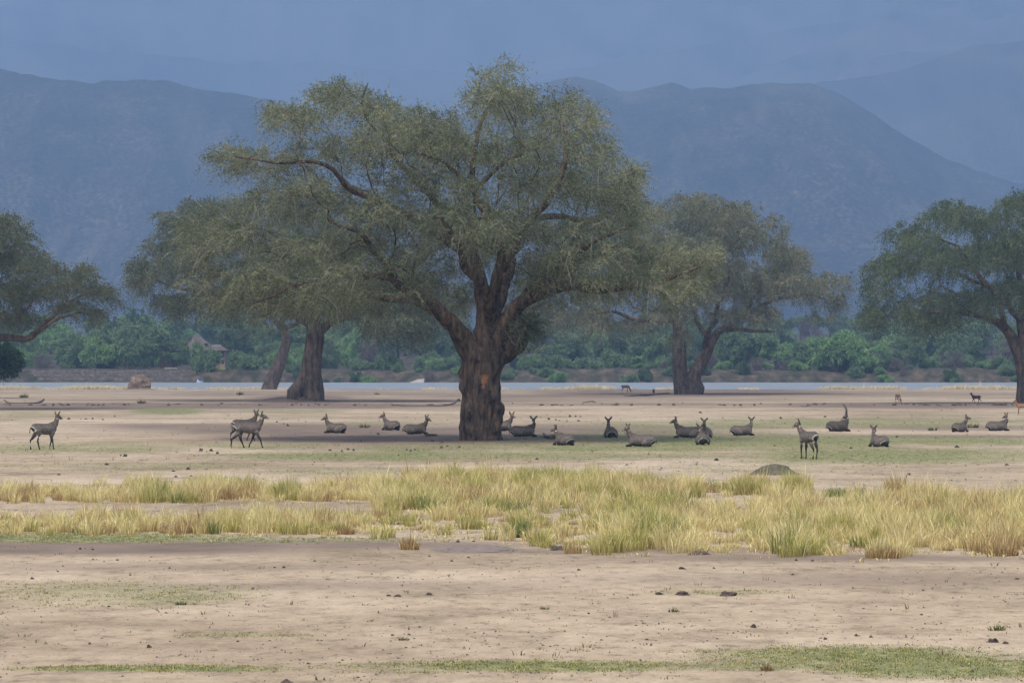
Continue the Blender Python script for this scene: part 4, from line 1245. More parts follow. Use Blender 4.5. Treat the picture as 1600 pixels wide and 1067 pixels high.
    if coat == 'water':
        base = np.array([.155, .130, .110]) * (.88 + .26 * ((px * 7.31) % 1)); dark = np.array([.070, .060, .052]); leg = np.array([.032, .026, .022]); neckc = np.array([.155, .115, .086])
        if male: base = base * .62; neckc = base * 1.1
    elif coat == 'impala':
        base = np.array([.30, .17, .09]); dark = np.array([.24, .10, .045]); leg = np.array([.30, .16, .08]); neckc = base
    elif coat == 'impala_dark':
        base = np.array([.13, .055, .035]); dark = np.array([.09, .04, .03]); leg = np.array([.16, .07, .05]); neckc = base
    else:
        base = np.array([.11, .085, .07]); dark = np.array([.07, .055, .05]); leg = np.array([.08, .06, .05]); neckc = base
    c = np.tile(base, (len(co), 1))
    def mix(m, col):
        nonlocal c
        m = np.clip(m, 0, 1)[:, None]
        c = c * (1 - m) + np.array(col) * m
    topz = 1.13 if not lie else .52
    mix(sstep(topz - .12, topz + .05, z) * (x < .45) * .7, dark)
    hl = (co - hp) @ Hm                       # head-local coordinates
    isneck = (x > .45) & (z > (1.1 if not lie else .5))
    mix(isneck * .7, neckc)
    mix((isneck & (hl[:, 0] < -.02) & (no[:, 0] * math.cos(yaw * .5) < -.1)) * .5, dark)
    if not lie:
        mix((1 - sstep(.50, .72, z)) * 1.0, leg)
        if coat.startswith('impala'): mix(((z < .80) & (z > .6) & (abs(y) < .15)) * .8, (.6, .5, .4))
    else:
        mix((1 - sstep(.08, .17, z)) * .85, leg)
    if coat == 'water':
        cz = (.93 if not lie else .17)
        rr = np.hypot(y * (1.0 if not lie else .85), z - cz)
        rear = (x < (-.55 if not lie else -.50))
        if lie:
            rr = np.hypot(y * .8, (z - .14))
            mix((rear & (rr < .20)) * .75, (.045, .037, .032))
            mix((rear & (rr > .185) & (rr < .23) & (y > -.17 * np.sign(math.sin(hd) + 1e-6) - .1)) * .85, (.42, .39, .35))
        else:
            mix((rear & (rr < .15)) * .9, (.028, .023, .020))
            mix((rear & (rr > .120) & (rr < .160) & (z > .80)) * .95, (.54, .51, .46))
        ishead = (np.abs(hl[:, 1]) < .12) & (hl[:, 0] > -.1) & (hl[:, 0] < .40) & (np.abs(hl[:, 2]) < .14) & (z > (1.2 if not lie else .6))
        mix((ishead & (hl[:, 0] > .23) & (hl[:, 2] < -.03)) * .8, (.60, .56, .52))
        mix((ishead & (hl[:, 0] > .31)) * .95, (.02, .018, .018))
        mix((ishead & (hl[:, 0] > .05) & (hl[:, 0] < .24) & (hl[:, 2] > 0)) * .55, dark)
        mix((ishead & (hl[:, 0] > .06) & (hl[:, 0] < .12) & (hl[:, 2] > .02) & (hl[:, 2] < .06)) * .7, (.55, .50, .45))
        mix((ishead & (hl[:, 0] > -.08) & (hl[:, 0] < .02) & (hl[:, 2] < -.075)) * .5, (.60, .56, .50))
    elif coat.startswith('impala'):
        mix(((x < -.62) & (abs(y) < .1) & (z > .7)) * .7, (.5, .42, .36))
    c = c * (1 + .30 * nz[:, None])
    loc = at(px, py)
    rt = empty(name, (loc[0], loc[1], float(ground_z(loc[0], loc[1])) + zoff - .01), label, cat, group, hd)
    scale *= .95 + .11 * ((px * 3.77) % 1)
    rt.scale = (scale,) * 3
    link('body', mesh_np('body', co, q, t, mats=[M_COAT], col=np.clip(c, .004, 1)), rt)
    # ears, eyes, tail, horns
    es = .235 if coat == 'water' else .15
    for sgn in (-1, 1):
        ev, eq, ec = ear_mesh(sgn, R(38), es, (.40, .36, .32), base * .8)
        ev = ev @ Hm.T + hp + Hm @ np.array([-.03, .058 * sgn, .06])
        link('ear', mesh_np('ear', ev, eq, mats=[M_COAT], col=ec), rt)
        ep = hp + Hm @ np.array([.075, .068 * sgn, .035])
        th = np.linspace(-1.2, 1.2, 5)
        link('eye', tube_mesh('eye', [ep + Hm @ np.array([.017 * math.sin(a), 0, 0]) for a in th], [.017 * math.cos(a) for a in th], 8, M_EYE), rt)
        if male:
            pts, rad = [], []
            for i in range(14):
                t_ = i / 13
                # sweeps back then curves forward
                a = -0.75 + 1.35 * t_
                pts.append((t_ * 0, 0, 0) if i == 0 else tuple(np.array(pts[-1]) + np.array([math.sin(a), sgn * .42 * (1 - t_ * 1.4), math.cos(a)]) * .058))
                rad.append(.034 * (1 - t_ * .75) * (1 + .12 * (i % 2)))
            pts = np.array(pts) @ Hm.T + hp + Hm @ np.array([.0, .035 * sgn, .07])
            link('horn', tube_mesh('horn', pts, rad, 8, M_HORN), rt)
    tl = .30 if not lie else .24
    swing = .10 if not lie else .06
    tp = [tail0 + np.array([.03, 0, 0]), tail0 + np.array([-.05, .01, -.05]), tail0 + np.array([-.07, .02, -tl * .5]), tail0 + np.array([-.06, .03 + swing * .3, -tl * .9]), tail0 + np.array([-.05, .03 + swing * .4, -tl * 1.05])]
    if lie: tp = [p_ * np.array([1, 1, 1]) + np.array([0, 0, .02]) for p_ in tp]
    tmesh = tube_mesh('tail', tp, [.028, .024, .018, .022, .006], 7, M_COAT)
    a_ = tmesh.attributes.new('Col', 'FLOAT_COLOR', 'POINT')
    a_.data.foreach_set('color', np.tile(np.append(dark, 1), (len(tmesh.vertices), 1)).astype(np.float32).ravel())
    link('tail', tmesh, rt)
    return rt

def herd():
    A = antelope
    WB = 'waterbuck herd on the plain'
    A('waterbuck', 'grey waterbuck walking at the far left, alone, seen from behind with its head up', 70, 703, 38, 45, 'stand', walk=.55, group=WB)
    A('waterbuck', 'grey waterbuck standing at left, partly hidden behind a walking one, ears spread', 382, 689, 22, -40, 'stand', walk=.8, group=WB)
    A('waterbuck', 'grey waterbuck walking to the right at left of the view, in front of another', 388, 700, 8, 0, 'stand', walk=-1.0, group=WB)
    A('waterbuck', 'slim waterbuck standing at right with a white rump ring, head turned left', 1263, 717, 118, 178, 'stand', walk=.10, group=WB, headpitch=18)
    A('waterbuck', 'waterbuck lying farthest left of the resting ones, long neck up, facing left', 524, 677, 148, 192, group=WB)
    A('waterbuck', 'waterbuck lying halfway between the bulging trunk and the central trunk, white rump towards the viewer', 611, 672, 132, 180, group=WB)
    A('waterbuck', 'waterbuck lying just left of the central trunk, dark face at its right end', 650, 679, 8, -28, group=WB)
    A('waterbuck', 'waterbuck lying half hidden behind the right side of the central trunk', 783, 674, 12, -50, group=WB)
    A('waterbuck', 'waterbuck lying right of the central trunk, facing the viewer with ears spread', 818, 683, 8, -82, group=WB)
    A('waterbuck', 'waterbuck curled up beside a dark log right of the central trunk, white crescent on rump', 881, 696, 128, 165, group=WB, neckup=.85)
    A('waterbuck', 'waterbuck lying with its back and rump to the viewer, alone in the shade edge', 953, 684, 98, 85, group=WB)
    A('waterbuck', 'waterbuck lying side-on facing left, nearest the grass, white patch at its right end', 1001, 698, 168, 205, group=WB)
    A('waterbuck', 'pale grey waterbuck lying side-on facing left, behind the pair seen from behind', 1074, 684, 174, 185, group=WB)
    A('waterbuck', 'waterbuck with ears wide, its body hidden behind the one in front', 1102, 684, 262, 262, group=WB)
    A('waterbuck', 'waterbuck lying rump to the viewer in front of the wide-eared one', 1097, 695, 94, 115, group=WB, neckup=.8)
    A('waterbuck', 'waterbuck lying side-on alone on green grass, head turned away from the viewer', 1160, 680, 16, 80, group=WB)
    A('waterbuck', 'dark male waterbuck lying with long upswept horns, head turned left', 1310, 674, 18, 192, sex='m', group=WB, headpitch=20)
    A('waterbuck', 'waterbuck lying right of the horned male, rump ring to the viewer', 1373, 698, 118, 62, group=WB)
    A('waterbuck', 'waterbuck lying at right with its muzzle stretched out to the right', 1500, 675, 48, 0, group=WB, headpitch=4)
    A('waterbuck', 'waterbuck lying farthest right, head turned back to the left', 1559, 673, 14, 205, group=WB)
    A('impala', 'small dark antelope grazing at the water edge left of the two-stemmed tree', 977, 612.5, 12, 0, 'graze', scale=.78, coat='far')
    A('impala', 'tan impala grazing head-down, seen nearly end-on, right of the middle distance', 1403, 629, 290, 290, 'graze', scale=.74, coat='impala')
    A('impala', 'dark reddish impala walking left across the far plain at right', 1525, 630, 176, 180, 'stand', walk=.8, scale=.68, coat='impala_dark')
    A('impala', 'orange tan impala standing before the right edge trunk', 1597, 648, 178, 178, 'stand', walk=.2, scale=.72, coat='impala')
herd()

# ------------------------------------------------------------------ grass
STRAW = ((0.44, 0.35, 0.13), (0.66, 0.55, 0.24), (0.82, 0.73, 0.40))
OLIVE = ((0.22, 0.21, 0.055), (0.39, 0.36, 0.10), (0.57, 0.52, 0.18))
GRN = ((0.08, 0.12, 0.03), (0.18, 0.22, 0.055), (0.34, 0.34, 0.12))
BRN = ((0.25, 0.16, 0.07), (0.40, 0.27, 0.12), (0.54, 0.40, 0.19))
PALS = np.array([STRAW, OLIVE, GRN, BRN])

def blades(cx, cy, hgt, rad, nb, pal, rng, width=0.011, lean=0.35, stalk=0.03, bent=1.0):
    """arrays of tussocks -> one blade soup"""
    n = len(cx)
    idx = np.repeat(np.arange(n), nb)
    B = len(idx)
    a = rng.uniform(0, 2 * math.pi, B); q = np.sqrt(rng.random(B))
    bx = cx[idx] + np.cos(a) * q * rad[idx]; by = cy[idx] + np.sin(a) * q * rad[idx]
    h = hgt[idx] * rng.uniform(0.45, 1.1, B) * (1.05 - 0.35 * q)
    tall = rng.random(B) < stalk
    h = np.where(tall, h * rng.uniform(1.2, 1.6, B), h)
    dir_ = a + rng.normal(0, .7, B)
    ln = lean * (0.25 + q) * rng.uniform(0.3, 1.3, B) * bent
    dx, dy = np.cos(dir_) * ln * h, np.sin(dir_) * ln * h
    gz = ground_z(bx, by) - 0.01
    w_ = width * rng.uniform(0.6, 1.4, B)
    wa = rng.uniform(0, math.pi, B)
    wx, wy = np.cos(wa) * w_, np.sin(wa) * w_
    P0 = np.stack([bx, by, gz], 1)
    P1 = np.stack([bx + dx * .28, by + dy * .28, gz + h * .52], 1)
    P2 = np.stack([bx + dx, by + dy, gz + h * (1 - .25 * ln)], 1)
    W = np.stack([wx, wy, wx * 0], 1)
    V = np.stack([P0 - W, P0 + W, P1 + W * .8, P1 - W * .8, P2], 1).reshape(-1, 3)
    b = np.arange(B) * 5
    q4 = np.stack([b, b + 1, b + 2, b + 3], 1); t3 = np.stack([b + 3, b + 2, b + 4], 1)
    f = np.clip(0.5 + rng.normal(0, .25, B), 0, 1)[:, None]
    P = PALS[pal[idx]]
    swap = rng.random(B) < .18
    P = np.where(swap[:, None, None], PALS[0][None], P)
    c = np.where(f < .5, P[:, 0] + (P[:, 1] - P[:, 0]) * f * 2, P[:, 1] + (P[:, 2] - P[:, 1]) * (f * 2 - 1))
    cb = c * np.array([0.72, 0.66, 0.60])                       # each blade browner and darker at its base
    col = np.stack([cb, cb, c, c, c * .95], 1).reshape(-1, 3)
    return V, q4, t3, col

def grass_density(px, py):
    """where the tall grass stands (read off the photograph, as a map of the plain)"""
    d = 0.0
    back = np.interp(px, [0, 60, 130, 300, 420, 560, 650], [.45, .7, .85, .95, 1, .9, 1])
    b1 = back * (np.exp(-((py - 773 + (px < 300) * 0) / 11.0) ** 4)) * (px < 620)
    b2 = 0.95 * np.exp(-((py - 824) / 13.0) ** 4) * (px < 620)
    top = np.interp(px, [560, 640, 700, 760, 1000, 1030, 1250, 1290, 1400, 1450, 1600], [768, 742, 735, 738, 748, 752, 752, 768, 765, 770, 772])
    bot = np.interp(px, [560, 640, 780, 820, 900, 1100, 1200, 1420, 1430, 1600], [836, 836, 842, 852, 862, 864, 868, 873, 858, 868])
    m = (1 / (1 + np.exp(-(py - top - 8) / 2.5))) * (1 / (1 + np.exp((py - bot) / 2.0))) * (px >= 590)
    gap = np.exp(-(((px - 1170) / 150) ** 4 + ((py - 784) / 9.5) ** 4)) + np.exp(-(((px - 1330) / 90) ** 4 + ((py - 785) / 8) ** 4)) + .75 * np.exp(-(((px - 1450) / 90) ** 4 + ((py - 776) / 6) ** 4)) + .7 * np.exp(-(((px - 620) / 50) ** 2 + ((py - 798) / 8) ** 2)) + .6 * np.exp(-(((px - 860) / 90) ** 2 + ((py - 795) / 6) ** 2))
    return np.clip(np.maximum(np.maximum(b1, b2), m * (1 - np.clip(gap, 0, 1))), 0, 1)

def build_grass():
    rng = np.random.default_rng(4)
    n = 84000
    d = rng.uniform(82, 160, n)
    x = rng.uniform(-1, 1, n) * (d * .1333 + 11)
    px = CX + x / d * FPX; py = HOR + FPX * HC / d
    dens = grass_density(np.clip(px, 2, 1598), py)
    nz = fbm(x / 1.6, d / 3.5, oct=3, seed=401)
    nz2 = fbm(x / 5, d / 9, oct=3, seed=402)
    keep = rng.random(n) < np.where(px < 620, 1.9, 1.0) * dens ** 1.5 * (0.042 + 0.22 * np.clip(nz + .14, 0, 1)) * 1.5 
    x, d, px, nz, nz2 = x[keep], d[keep], px[keep], nz[keep], nz2[keep]
    m = len(x)
    pn = fbm(x / 1.2, d / 3, oct=2, seed=403) + rng.normal(0, .18, m)
    pal = np.where(pn > .28, 1, 0)
    pal = np.where(pn > .62, 2, pal)
    pal = np.where(pn < -.42, 3, pal)
    pal = np.where((px > 600) & (px < 1060) & (pn > .02) & (pal == 0), 1, pal)
    hgt = np.clip(0.50 + .42 * nz + .2 * nz2 + rng.normal(0, .13, m), .14, 1.05)
    hgt = np.where((px < 620) & (d < 110), hgt * .95, hgt * 1.05)
    V, q, t, c = blades(x, d, hgt, .10 + .16 * hgt + rng.uniform(0, .08, m), 66, pal, rng, width=.0085, lean=.5)
    me = mesh_np('tall_grass', V, q, t, mats=[M_GRASS], col=c, smooth=False)
    tag(link('tall_grass', me), 'band of tall straw yellow and olive grass across the plain', 'grass', kind='stuff')
    print('tussocks', m)
    # low litter of short dry blades between the tussocks
    n = 26000
    d = rng.uniform(82, 160, n); x = rng.uniform(-1, 1, n) * (d * .1333 + 11)
    px = CX + x / d * FPX; py = HOR + FPX * HC / d
    k = rng.random(n) < np.maximum(grass_density(np.clip(px, 2, 1598), py), grass_density(np.clip(px, 2, 1598), py - 5) * .8) * .28
    x, d = x[k], d[k]
    V, q, t, c = blades(x, d, rng.uniform(.06, .2, len(x)), np.full(len(x), .22), 12, rng.choice([0, 0, 0, 3, 1], len(x)), rng, width=.012, lean=1.3)
    tag(link('dry_grass_litter', mesh_np('dry_grass_litter', V, q, t, mats=[M_GRASS], col=c, smooth=False)), 'short pale dry grass lying between the tussocks', 'grass', kind='stuff')
    # pale fringe along the river
    n = 5200
    px = rng.uniform(-60, 1660, n); d = rng.uniform(552, 590, n)
    x = (px - CX) / FPX * d
    nz = fbm(x / 6, d / 20, oct=3, seed=411) + .35 * ((px > 780) & (px < 960)) + .25 * (px < 200) + .2 * (px > 1280)
    k = nz > .12
    x, d, nz = x[k], d[k], nz[k]
    V, q, t, c = blades(x, d, np.clip(.35 + .9 * nz, .2, 1.1), np.full(len(x), .35), 16, np.zeros(len(x), int), rng, width=.035, lean=.5)
    tag(link('river_fringe_grass', mesh_np('river_fringe_grass', V, q, t, mats=[M_GRASS], col=c * np.array([.95, .98, 1.45]), smooth=False)), 'pale dry grass fringe along the near river edge', 'grass', kind='stuff')
    # short green turf in the green patches, sparse weeds
    n = 300000
    u = rng.random(n)
    py = 640 + 440 * u ** .8
    d = FPX * HC / (py - HOR); px = rng.uniform(-30, 1630, n); x = (px - CX) / FPX * d
    g, kk, p = masks(x, d)
    fine = fbm(x / .45, d / .8, oct=2, seed=421)
    k = (rng.random(n) < np.clip(g * 1.3 - .18, 0, 1) * (.30 + .5 * (fine > 0))) 
    x, d = x[k], d[k]
    if len(x) > 30000: x, d = x[:30000], d[:30000]
    V, q, t, c = blades(x, d, rng.uniform(.02, .055, len(x)) * (1 + (d > 90) * .6), np.full(len(x), .07), 6, rng.choice([2, 2, 1], len(x)), rng, width=.006 * 1.0, lean=.8)
    tag(link('short_turf', mesh_np('short_turf', V, q, t, mats=[M_GRASS], col=c * .8, smooth=False)), 'short green grass in patches on the bare soil', 'grass', kind='stuff')
    # sparse dead stems and seedlings
    n = 1500
    py = rng.uniform(642, 1075, n) ** 1.0; d = FPX * HC / (py - HOR); px = rng.uniform(-30, 1630, n); x = (px - CX) / FPX * d
    V, q, t, c = blades(x, d, rng.uniform(.04, .24, n) ** 1.0 * np.where(py > 730, np.where(rng.random(n) < .12, .7, .28), 1.2), np.full(n, .10), 5, rng.choice([2, 3, 3], n), rng, width=.008, lean=.6)
    tag(link('sparse_stems', mesh_np('sparse_stems', V, q, t, mats=[M_GRASS], col=c * .45, smooth=False)), 'sparse dead stems and seedlings dotted over the bare plain', 'plant', kind='stuff')
    # tussocks picked out one by one
    spec = [(1198, 1048, 20, 0.14, 3, 'tiny dark brown tuft alone in the green strip at the bottom', .10),
            (640, 858, 40, .42, 3, 'golden tussock standing out in front of the grass band, left of its middle', .22),
            (815, 838, 55, .62, 2, 'greenest tussock in the middle of the grass band', .26),
            (452, 778, 45, .85, 1, 'large olive tussock on the back row of grass at left', .45),
            (1165, 772, 46, .85, 1, 'broad olive tussock in front of the grey earth mound', .6),
            (1400, 775, 50, .9, 3, 'tall brownish tussock on the back row at right', .35),
            (1085, 777, 40, .7, 1, 'olive tussock left of the broad one by the earth mound', .35),
            (920, 780, 48, .75, 1, 'dense olive tussock on the back row right of the central trunk', .4),
            (965, 780, 42, .7, 1, 'rounded olive tussock beside the dense one on the back row', .35),
            (328, 834, 42, .5, 3, 'dark brown upright tussock on the front row at left', .2),
            (205, 828, 50, .6, 1, 'upright olive tussock on the front row at left', .25),
            (103, 832, 44, .5, 0, 'straw tussock near the left end of the front row', .2),
            (1310, 775, 28, .4, 2, 'low green clump right of the grey earth mound', .5),
            (1380, 872, 34, .4, 3, 'brownish tussock at the front right edge of the grass band', .4),
            (540, 834, 26, .32, 3, 'low brown tussock on the front row left of the golden one', .25),
            (1565, 868, 34, .45, 3, 'brownish tussock near the right end of the front edge', .35)]
    for px, py, _, h, pal, lb, rad in spec:
        X, D, _ = at(px, py)
        nbl = int(260 * (rad / .3)) if h > .2 else 90
        V, q, t, c = blades(np.array([X]), np.array([D]), np.array([h]), np.array([rad]), nbl, np.array([pal]), rng, width=.011 if h > .2 else .006)
        V = V - np.array([X, D, 0])
        if 'tiny' in lb: c = c * .5
        o = link('grass_tussock', mesh_np('grass_tussock', V, q, t, mats=[M_GRASS], col=c, smooth=False), loc=(X, D, 0))
        tag(o, lb, 'grass tuft', 'tussocks in the grass band')
    # tall seed stalks
    for px, py, h, k, lb in [(1190, 772, 1.55, 6, 'tall pale seed stalks rising from the tussock by the earth mound'), (724, 760, 1.35, 2, 'thin pale stalk rising before the base of the central trunk'),
                             (1455, 800, 1.5, 4, 'thin pale stalks rising at right from the back row of grass'), (1408, 775, 1.5, 6, 'tall brown stalks above the brownish back row tussock'),
                             (925, 772, 1.45, 2, 'thin stalk rising right of the curled up waterbuck'), (146, 778, 1.3, 3, 'thin stalks rising from the back row at left')]:
        X, D, _ = at(px, py)
        V, q, t, c = blades(np.array([X]), np.array([D]), np.array([h]), np.array([.22]), k, np.array([0]), rng, width=.012, lean=.16, stalk=0)
        o = link('seed_stalk', mesh_np('seed_stalk', V - np.array([X, D, 0]), q, t, mats=[M_GRASS], col=c * 1.1, smooth=False), loc=(X, D, 0))
        tag(o, lb, 'grass stalk')
build_grass()

# ------------------------------------------------------------------ clods, dung, mounds, logs
M_CLOD = noisy('dark_clod', (0.038, 0.030, 0.026), (0.115, 0.088, 0.070), 14)
M_MOUND = noisy('grey_earth', (0.06, 0.058, 0.036), (0.12, 0.11, 0.075), 5)
M_TERM = noisy('termite_earth', (0.10, 0.072, 0.052), (0.24, 0.175, 0.13), 2.2)
M_LOG = noisy('weathered_wood', (0.050, 0.040, 0.035), (0.14, 0.115, 0.10), 4)

def rock(rx, ry, rz, seed, rough=.35, n=10, m=14, pw=1.0, fr=2.2):
    th = np.linspace(0, math.pi / 2 + .25, n); ph = np.arange(m) / m * 2 * math.pi
    TH, PH = np.meshgrid(th, ph, indexing='ij')
    x, y, z = np.sin(TH) * np.cos(PH), np.sin(TH) * np.sin(PH), np.cos(TH)
    k = 1 + rough * fbm(x * fr + seed, y * fr, z * fr, oct=3, seed=seed)
    z = np.sign(z) * np.abs(z) ** pw
    V = np.stack([x * k * rx, y * k * ry, z * k * rz], -1).reshape(-1, 3)
    i = np.arange(n - 1)[:, None] * m + np.arange(m)[None, :]
    j = np.arange(n - 1)[:, None] * m + (np.arange(m)[None, :] + 1) % m
    Q = np.stack([i, i + m, j + m, j], -1).reshape(-1, 4)
    return V, Q

def build_debris():
    rng = np.random.default_rng(8)
    protos = []
    for k in range(6):
        V, Q = rock(1, 1, 1, 30 + k * 3, .95, 8, 12, 1.2, 3.4)
        protos.append(mesh_np('dung_clod', V, Q, mats=[M_CLOD], smooth=False))
    def clod(px, py, wpx, hpx, label=None, nm='dung_clod'):
        X, D, _ = at(px, py)
        s_ = FPX / D
        o = link(nm, protos[rng.integers(6)], None, (X, D, float(ground_z(X, D)) - .01), rng.uniform(-.4, .4))
        o.scale = (wpx / s_ / 2, wpx / s_ / 2 * 1.1, hpx / s_)
        if label: tag(o, label, 'clod')
        else:
            row = 'on the lowest sand' if py > 965 else 'on the bare strip below the grass' if py > 882 else 'at the front edge of the grass' if py > 840 else 'between herd and grass' if py > 695 else 'on the plain amid the herd' if py > 662 else 'on the plain behind the herd'
            side = ('at the left edge', 'at left', 'at centre left', 'left of centre', 'right of centre', 'at centre right', 'at right', 'at the right edge')[int(min(7, max(0, px / 200)))]
            tag(o, f"small {'brown' if wpx < 6 else 'dark'} dung clod {row}, {side}", 'clod', 'dung clods scattered on the plain')
    clod(1553, 1004, 18, 7, 'biggest black dung heap near the right edge, with a smaller clod beside it')
    clod(1571, 1006, 12, 4, 'small black clod touching the biggest dung heap near the right edge')
    clod(622, 933, 13, 4, 'flat black clod left of centre, larger one of a pair')
    clod(608, 932, 9, 3, 'small clod beside the flat black clod left of centre')
    clod(1178, 981, 10, 6, 'rounded brown clod on pale sand right of centre')
    clod(233, 1011, 9, 5, 'pointed dark clod on pale sand at left, like a tilted chip')
    clod(1067, 929, 24, 6, 'middle brown heap of the row of three right of centre')
    clod(1030, 929, 16, 4, 'leftmost brown heap of the row of three right of centre')
    clod(1138, 930, 30, 6, 'rightmost and widest brown heap of the row of three right of centre')
    clod(670, 930, 12, 4, 'brown clod right of the flat black pair left of centre')
    clod(1066, 889, 12, 4, 'dark clod on the bare strip below the right part of the grass')
    for q in [(125,857),(133,856),(145,858),(146,873),(183,874),(235,869),(265,887),(430,886),(444,886),(492,876),(671,868),(706,876),(732,870),(800,876),(372,1002),(482,1037),(265,1001),(612,993),(630,1000),(640,992),(1011,1000),(1018,1009),
              (904,891),(1115,888),(1150,889),(1238,898),(272,736),(294,733),(298,744),(274,745),(92,742),(167,726),(188,712),(196,713),(303,712),(314,705),(323,706),(339,709),(330,705),(107,655),(127,655),(135,655),(144,655),(160,656),(179,651),
              (432,660),(444,662),(450,665),(516,704),(535,705),(543,703),(553,704),(622,711),(565,690),(590,679),(636,703),(648,703),(642,705),(675,690),(690,692),(700,698),(718,699),(690,700),(840,718),(980,727),(1034,732),(868,656),(875,657),(890,651),(900,651),(907,651),(858,655),(886,658),(905,658),
              (1220,654),(1290,652),(1371,653),(1413,661),(1401,683),(1329,701),(1325,657),(1262,633),(1095,645),(1573,727),(1420,742),(1033,735),(1120,720),(1210,697),(1284,707),(1495,699),(640,760),(715,846),(740,845),(870,858),(1270,877),(1290,878),(1244,876),(1545,870),(1588,868),(1595,872),(1338,994),(1360,996),(1230,990),(1290,1000),(1105,1002),(1470,975),
              (30,1035),(140,1006),(90,893),(50,905),(170,948),(440,1015),(395,920),(1440,960),(1350,950),(1590,905),(920,960),(860,1010),(760,1040),(1000,1032),(560,1058),(1390,1055),(1490,1015),(1520,1050)]:
        w_ = rng.uniform(3.2, 7.5) * (1.0 if q[1] > 690 else .75)
        clod(q[0] + rng.uniform(-1, 1), q[1], w_, w_ * rng.uniform(.35, .6))
    # tiny crumbs: one stuff mesh
    n = 5500
    py = 618 + 460 * rng.random(n) ** .85; d = FPX * HC / (py - HOR); px = rng.uniform(-30, 1630, n); x = (px - CX) / FPX * d
    nz = fbm(x / 3, d / 6, oct=3, seed=431)
    k = nz + rng.normal(0, .2, n) > .05
    x, d, py = x[k], d[k], py[k]
    s_ = rng.uniform(.006, .026, len(x)) * (d / 70) ** .6
    b = np.array([(1, 0, 0), (-.5, .87, 0), (-.5, -.87, 0), (0, 0, .8)], float)
    V = np.stack([x, d, ground_z(x, d)], 1)[:, None, :] + b[None] * s_[:, None, None] * rng.uniform(.6, 1.5, (len(x), 1, 3)) * np.array([1.3, 1, 1])
    i = np.arange(len(x))[:, None] * 4
    T = np.concatenate([i + np.array([[0, 1, 3]]), i + np.array([[1, 2, 3]]), i + np.array([[2, 0, 3]])])
    tag(link('soil_crumbs', mesh_np('soil_crumbs', V.reshape(-1, 3), None, T, mats=[M_CLOD], smooth=False)), 'tiny dark crumbs of soil and dung over the plain', 'crumbs', kind='stuff')
    def mound(name, label, cat, px, py, w_, h, m, seed, ry=None, rough=.25, pw=1.0, fr=2.2, n=18, mm=36):
        X, D, _ = at(px, py)
        V, Q = rock(w_ / 2, ry or w_ / 2, h, seed, rough, n, mm, pw, fr)
        o = link(name, mesh_np(name, V, Q, mats=[m], smooth=True), None, (X, D, float(ground_z(X, D)) - .02))
        tag(o, label, cat)
    mound('earth_mound', 'low grey green earth mound behind the broad olive tussock', 'mound', 1208, 742, 2.0, .40, M_MOUND, 51, rough=.22, pw=2.2, ry=.8)
    mound('earth_mound', 'small pointed dark mound cut by the bottom edge of the view', 'mound', 448, 1067, .22, .085, M_CLOD, 52, rough=.2, pw=1.7)
    mound('earth_mound', 'flat dark grey soil mound just below the grass band left of centre', 'mound', 745, 859, 2.1, .14, noisy('grey_soil', (.12, .10, .085), (.2, .165, .14), 6), 53, rough=.3, pw=1.5)
    mound('earth_mound', 'small dark soil mound at the front edge of the grass right of centre', 'mound', 1092, 866, .55, .10, M_CLOD, 54, rough=.3, pw=1.4)
    mound('earth_mound', 'small dark heap in front of the grass right of the central tussocks', 'mound', 872, 859, .38, .13, M_CLOD, 55, rough=.4, pw=1.2)
    # termite mound by the river
    mound('termite_mound', 'rough brown termite mound by the river at left', 'termite mound', 217, 606.5, 3.3, 2.2, M_TERM, 56, rough=.55, pw=1.15, fr=3.4, n=26, mm=44, ry=1.4)
    mound('earth_mound', 'low earth apron around the termite mound', 'mound', 220, 608.5, 4.6, .22, M_TERM, 57, rough=.3, pw=1.5, ry=2)
    # fallen wood
    def log(label, pts, nm='fallen_branch'):
        P = []
        for px, py, h, r in pts:
            X, D, _ = at(px, py)
            P.append((X, D, float(ground_z(X, D)) + h, r))
        P = catmull(P, .5)
        k = np.arange(len(P))
        P[:, 2] += .05 * fbm(k / 3.0, k * 0, oct=2, seed=int(pts[0][0]))
        o = link(nm, tube_mesh(nm, P[:, :3] - P[0, :3], P[:, 3], 7, M_LOG), None, tuple(P[0, :3]))
        tag(o, label, 'branch')
    log('long fallen branch lying left of the central trunk with a forked raised end', [(612, 634, .1, .06), (650, 634, .03, .05), (690, 634, .05, .07), (708, 633, .15, .08), (716, 632.5, .4, .10), (719, 632, .25, .05)])
    log('dark fallen log lying at the far left on the dark strip', [(6, 631, .30, .05), (14, 632, .08, .08), (35, 632, .03, .07), (56, 632, .05, .08), (66, 631, .2, .12), (69, 631, .4, .06)])
    log('thin pale fallen branch on the plain right of the central trunk', [(910, 630, .05, .04), (925, 630, .2, .06), (930, 629.6, .12, .04)])
    log('dark curved log in the shade beside the curled up waterbuck', [(849, 681, .15, .03), (853, 685, .06, .09), (862, 686, .08, .12), (872, 684, .12, .08), (878, 682, .2, .03)])
    log('small fallen branch right of the waterbuck left of the central trunk', [(664, 682, .05, .06), (675, 682, .08, .07), (683, 681, .06, .03)])
    log('thin crooked stick on the plain left of the horned male', [(1250, 634.5, .05, .02), (1262, 636, .1, .03), (1268, 634.5, .2, .02)])
    log('long dead branch lying left of the two-stemmed tree on the ground', [(975, 619, .05, .08), (1000, 619, .15, .14), (1020, 618.5, .2, .14), (1045, 618, .3, .1)])
    X, D, _ = at(1021, 615)
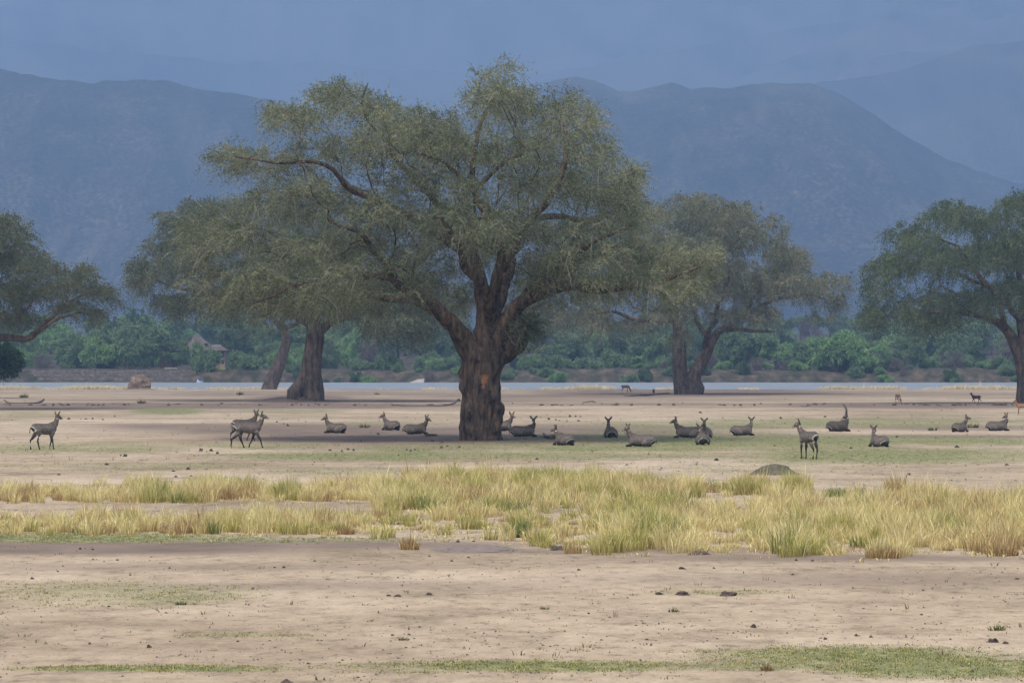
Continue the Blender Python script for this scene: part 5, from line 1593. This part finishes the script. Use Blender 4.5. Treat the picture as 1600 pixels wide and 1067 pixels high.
    tag(link('tree_stump', tube_mesh('tree_stump', [(0, 0, -.1), (.03, 0, .2), (0, 0, .45), (.08, 0, .6)], [.2, .15, .15, .06], 8, M_LOG), None, (X, D, 0)), 'short broken stump left of the two-stemmed tree', 'stump')
    # clods along the low scarp
    n = 260
    px = rng.uniform(-30, 1630, n)
    for p in []: pass
    x, d = (px - CX) / FPX * 363, rng.uniform(358, 366, n)
    Vs, Qs, nn = [], [], 0
    for k in range(n):
        if not (px[k] < 120 or 1380 < px[k] < 1580 or rng.random() < .35): continue
        V, Q = rock(rng.uniform(.08, .3), .2, rng.uniform(.05, .17), k, .5, 5, 7)
        Vs.append(V + np.array([x[k], d[k], 0.02])); Qs.append(Q + nn); nn += len(V)
    tag(link('scarp_clods', mesh_np('scarp_clods', np.concatenate(Vs), np.concatenate(Qs), mats=[M_CLOD], smooth=False)), 'row of dark broken soil clods along the low step in the plain', 'clods', kind='stuff')
    # low green seedlings picked out
    for px, py, h, lb in [(222, 632, .5, 'small green weed on the dark strip left of the bulging trunk'), (375, 617, .6, 'small green shrub on the plain left of the earth mound of the bulging trunk'),
                          (1520, 668, .45, 'low green weed beside the waterbuck stretching its muzzle'), (283, 945, .12, 'small dark green weed at left in the foreground'), (1457, 672, .35, 'small green weed left of the waterbuck stretching its muzzle'),
                          (570, 668, .4, 'small grey green weed between the two leftmost resting waterbucks'), (37, 621, .6, 'low green weed on the plain at the far left'), (589, 616, .4, 'tiny green weed on the plain right of the bulging trunk'),
                          (850, 952, .10, 'tiny weed on bare sand below the centre'), (1053, 957, .12, 'tiny dark weed right of centre on bare sand'), (630, 1000, .1, 'tiny green weed left of centre near the bottom'), (1558, 985, .16, 'thin green weed near the right edge above the biggest dung heap')]:
        X, D, _ = at(px, py)
        V, q, t, c = blades(np.array([X]), np.array([D]), np.array([h]), np.array([h * .8]), 60, np.array([2]), rng, width=h * .06, lean=1.0, stalk=0)
        tag(link('weed', mesh_np('weed', V - np.array([X, D, 0]), q, t, mats=[M_GRASS], col=c * .5, smooth=False), loc=(X, D, 0)), lb, 'weed')
build_debris()
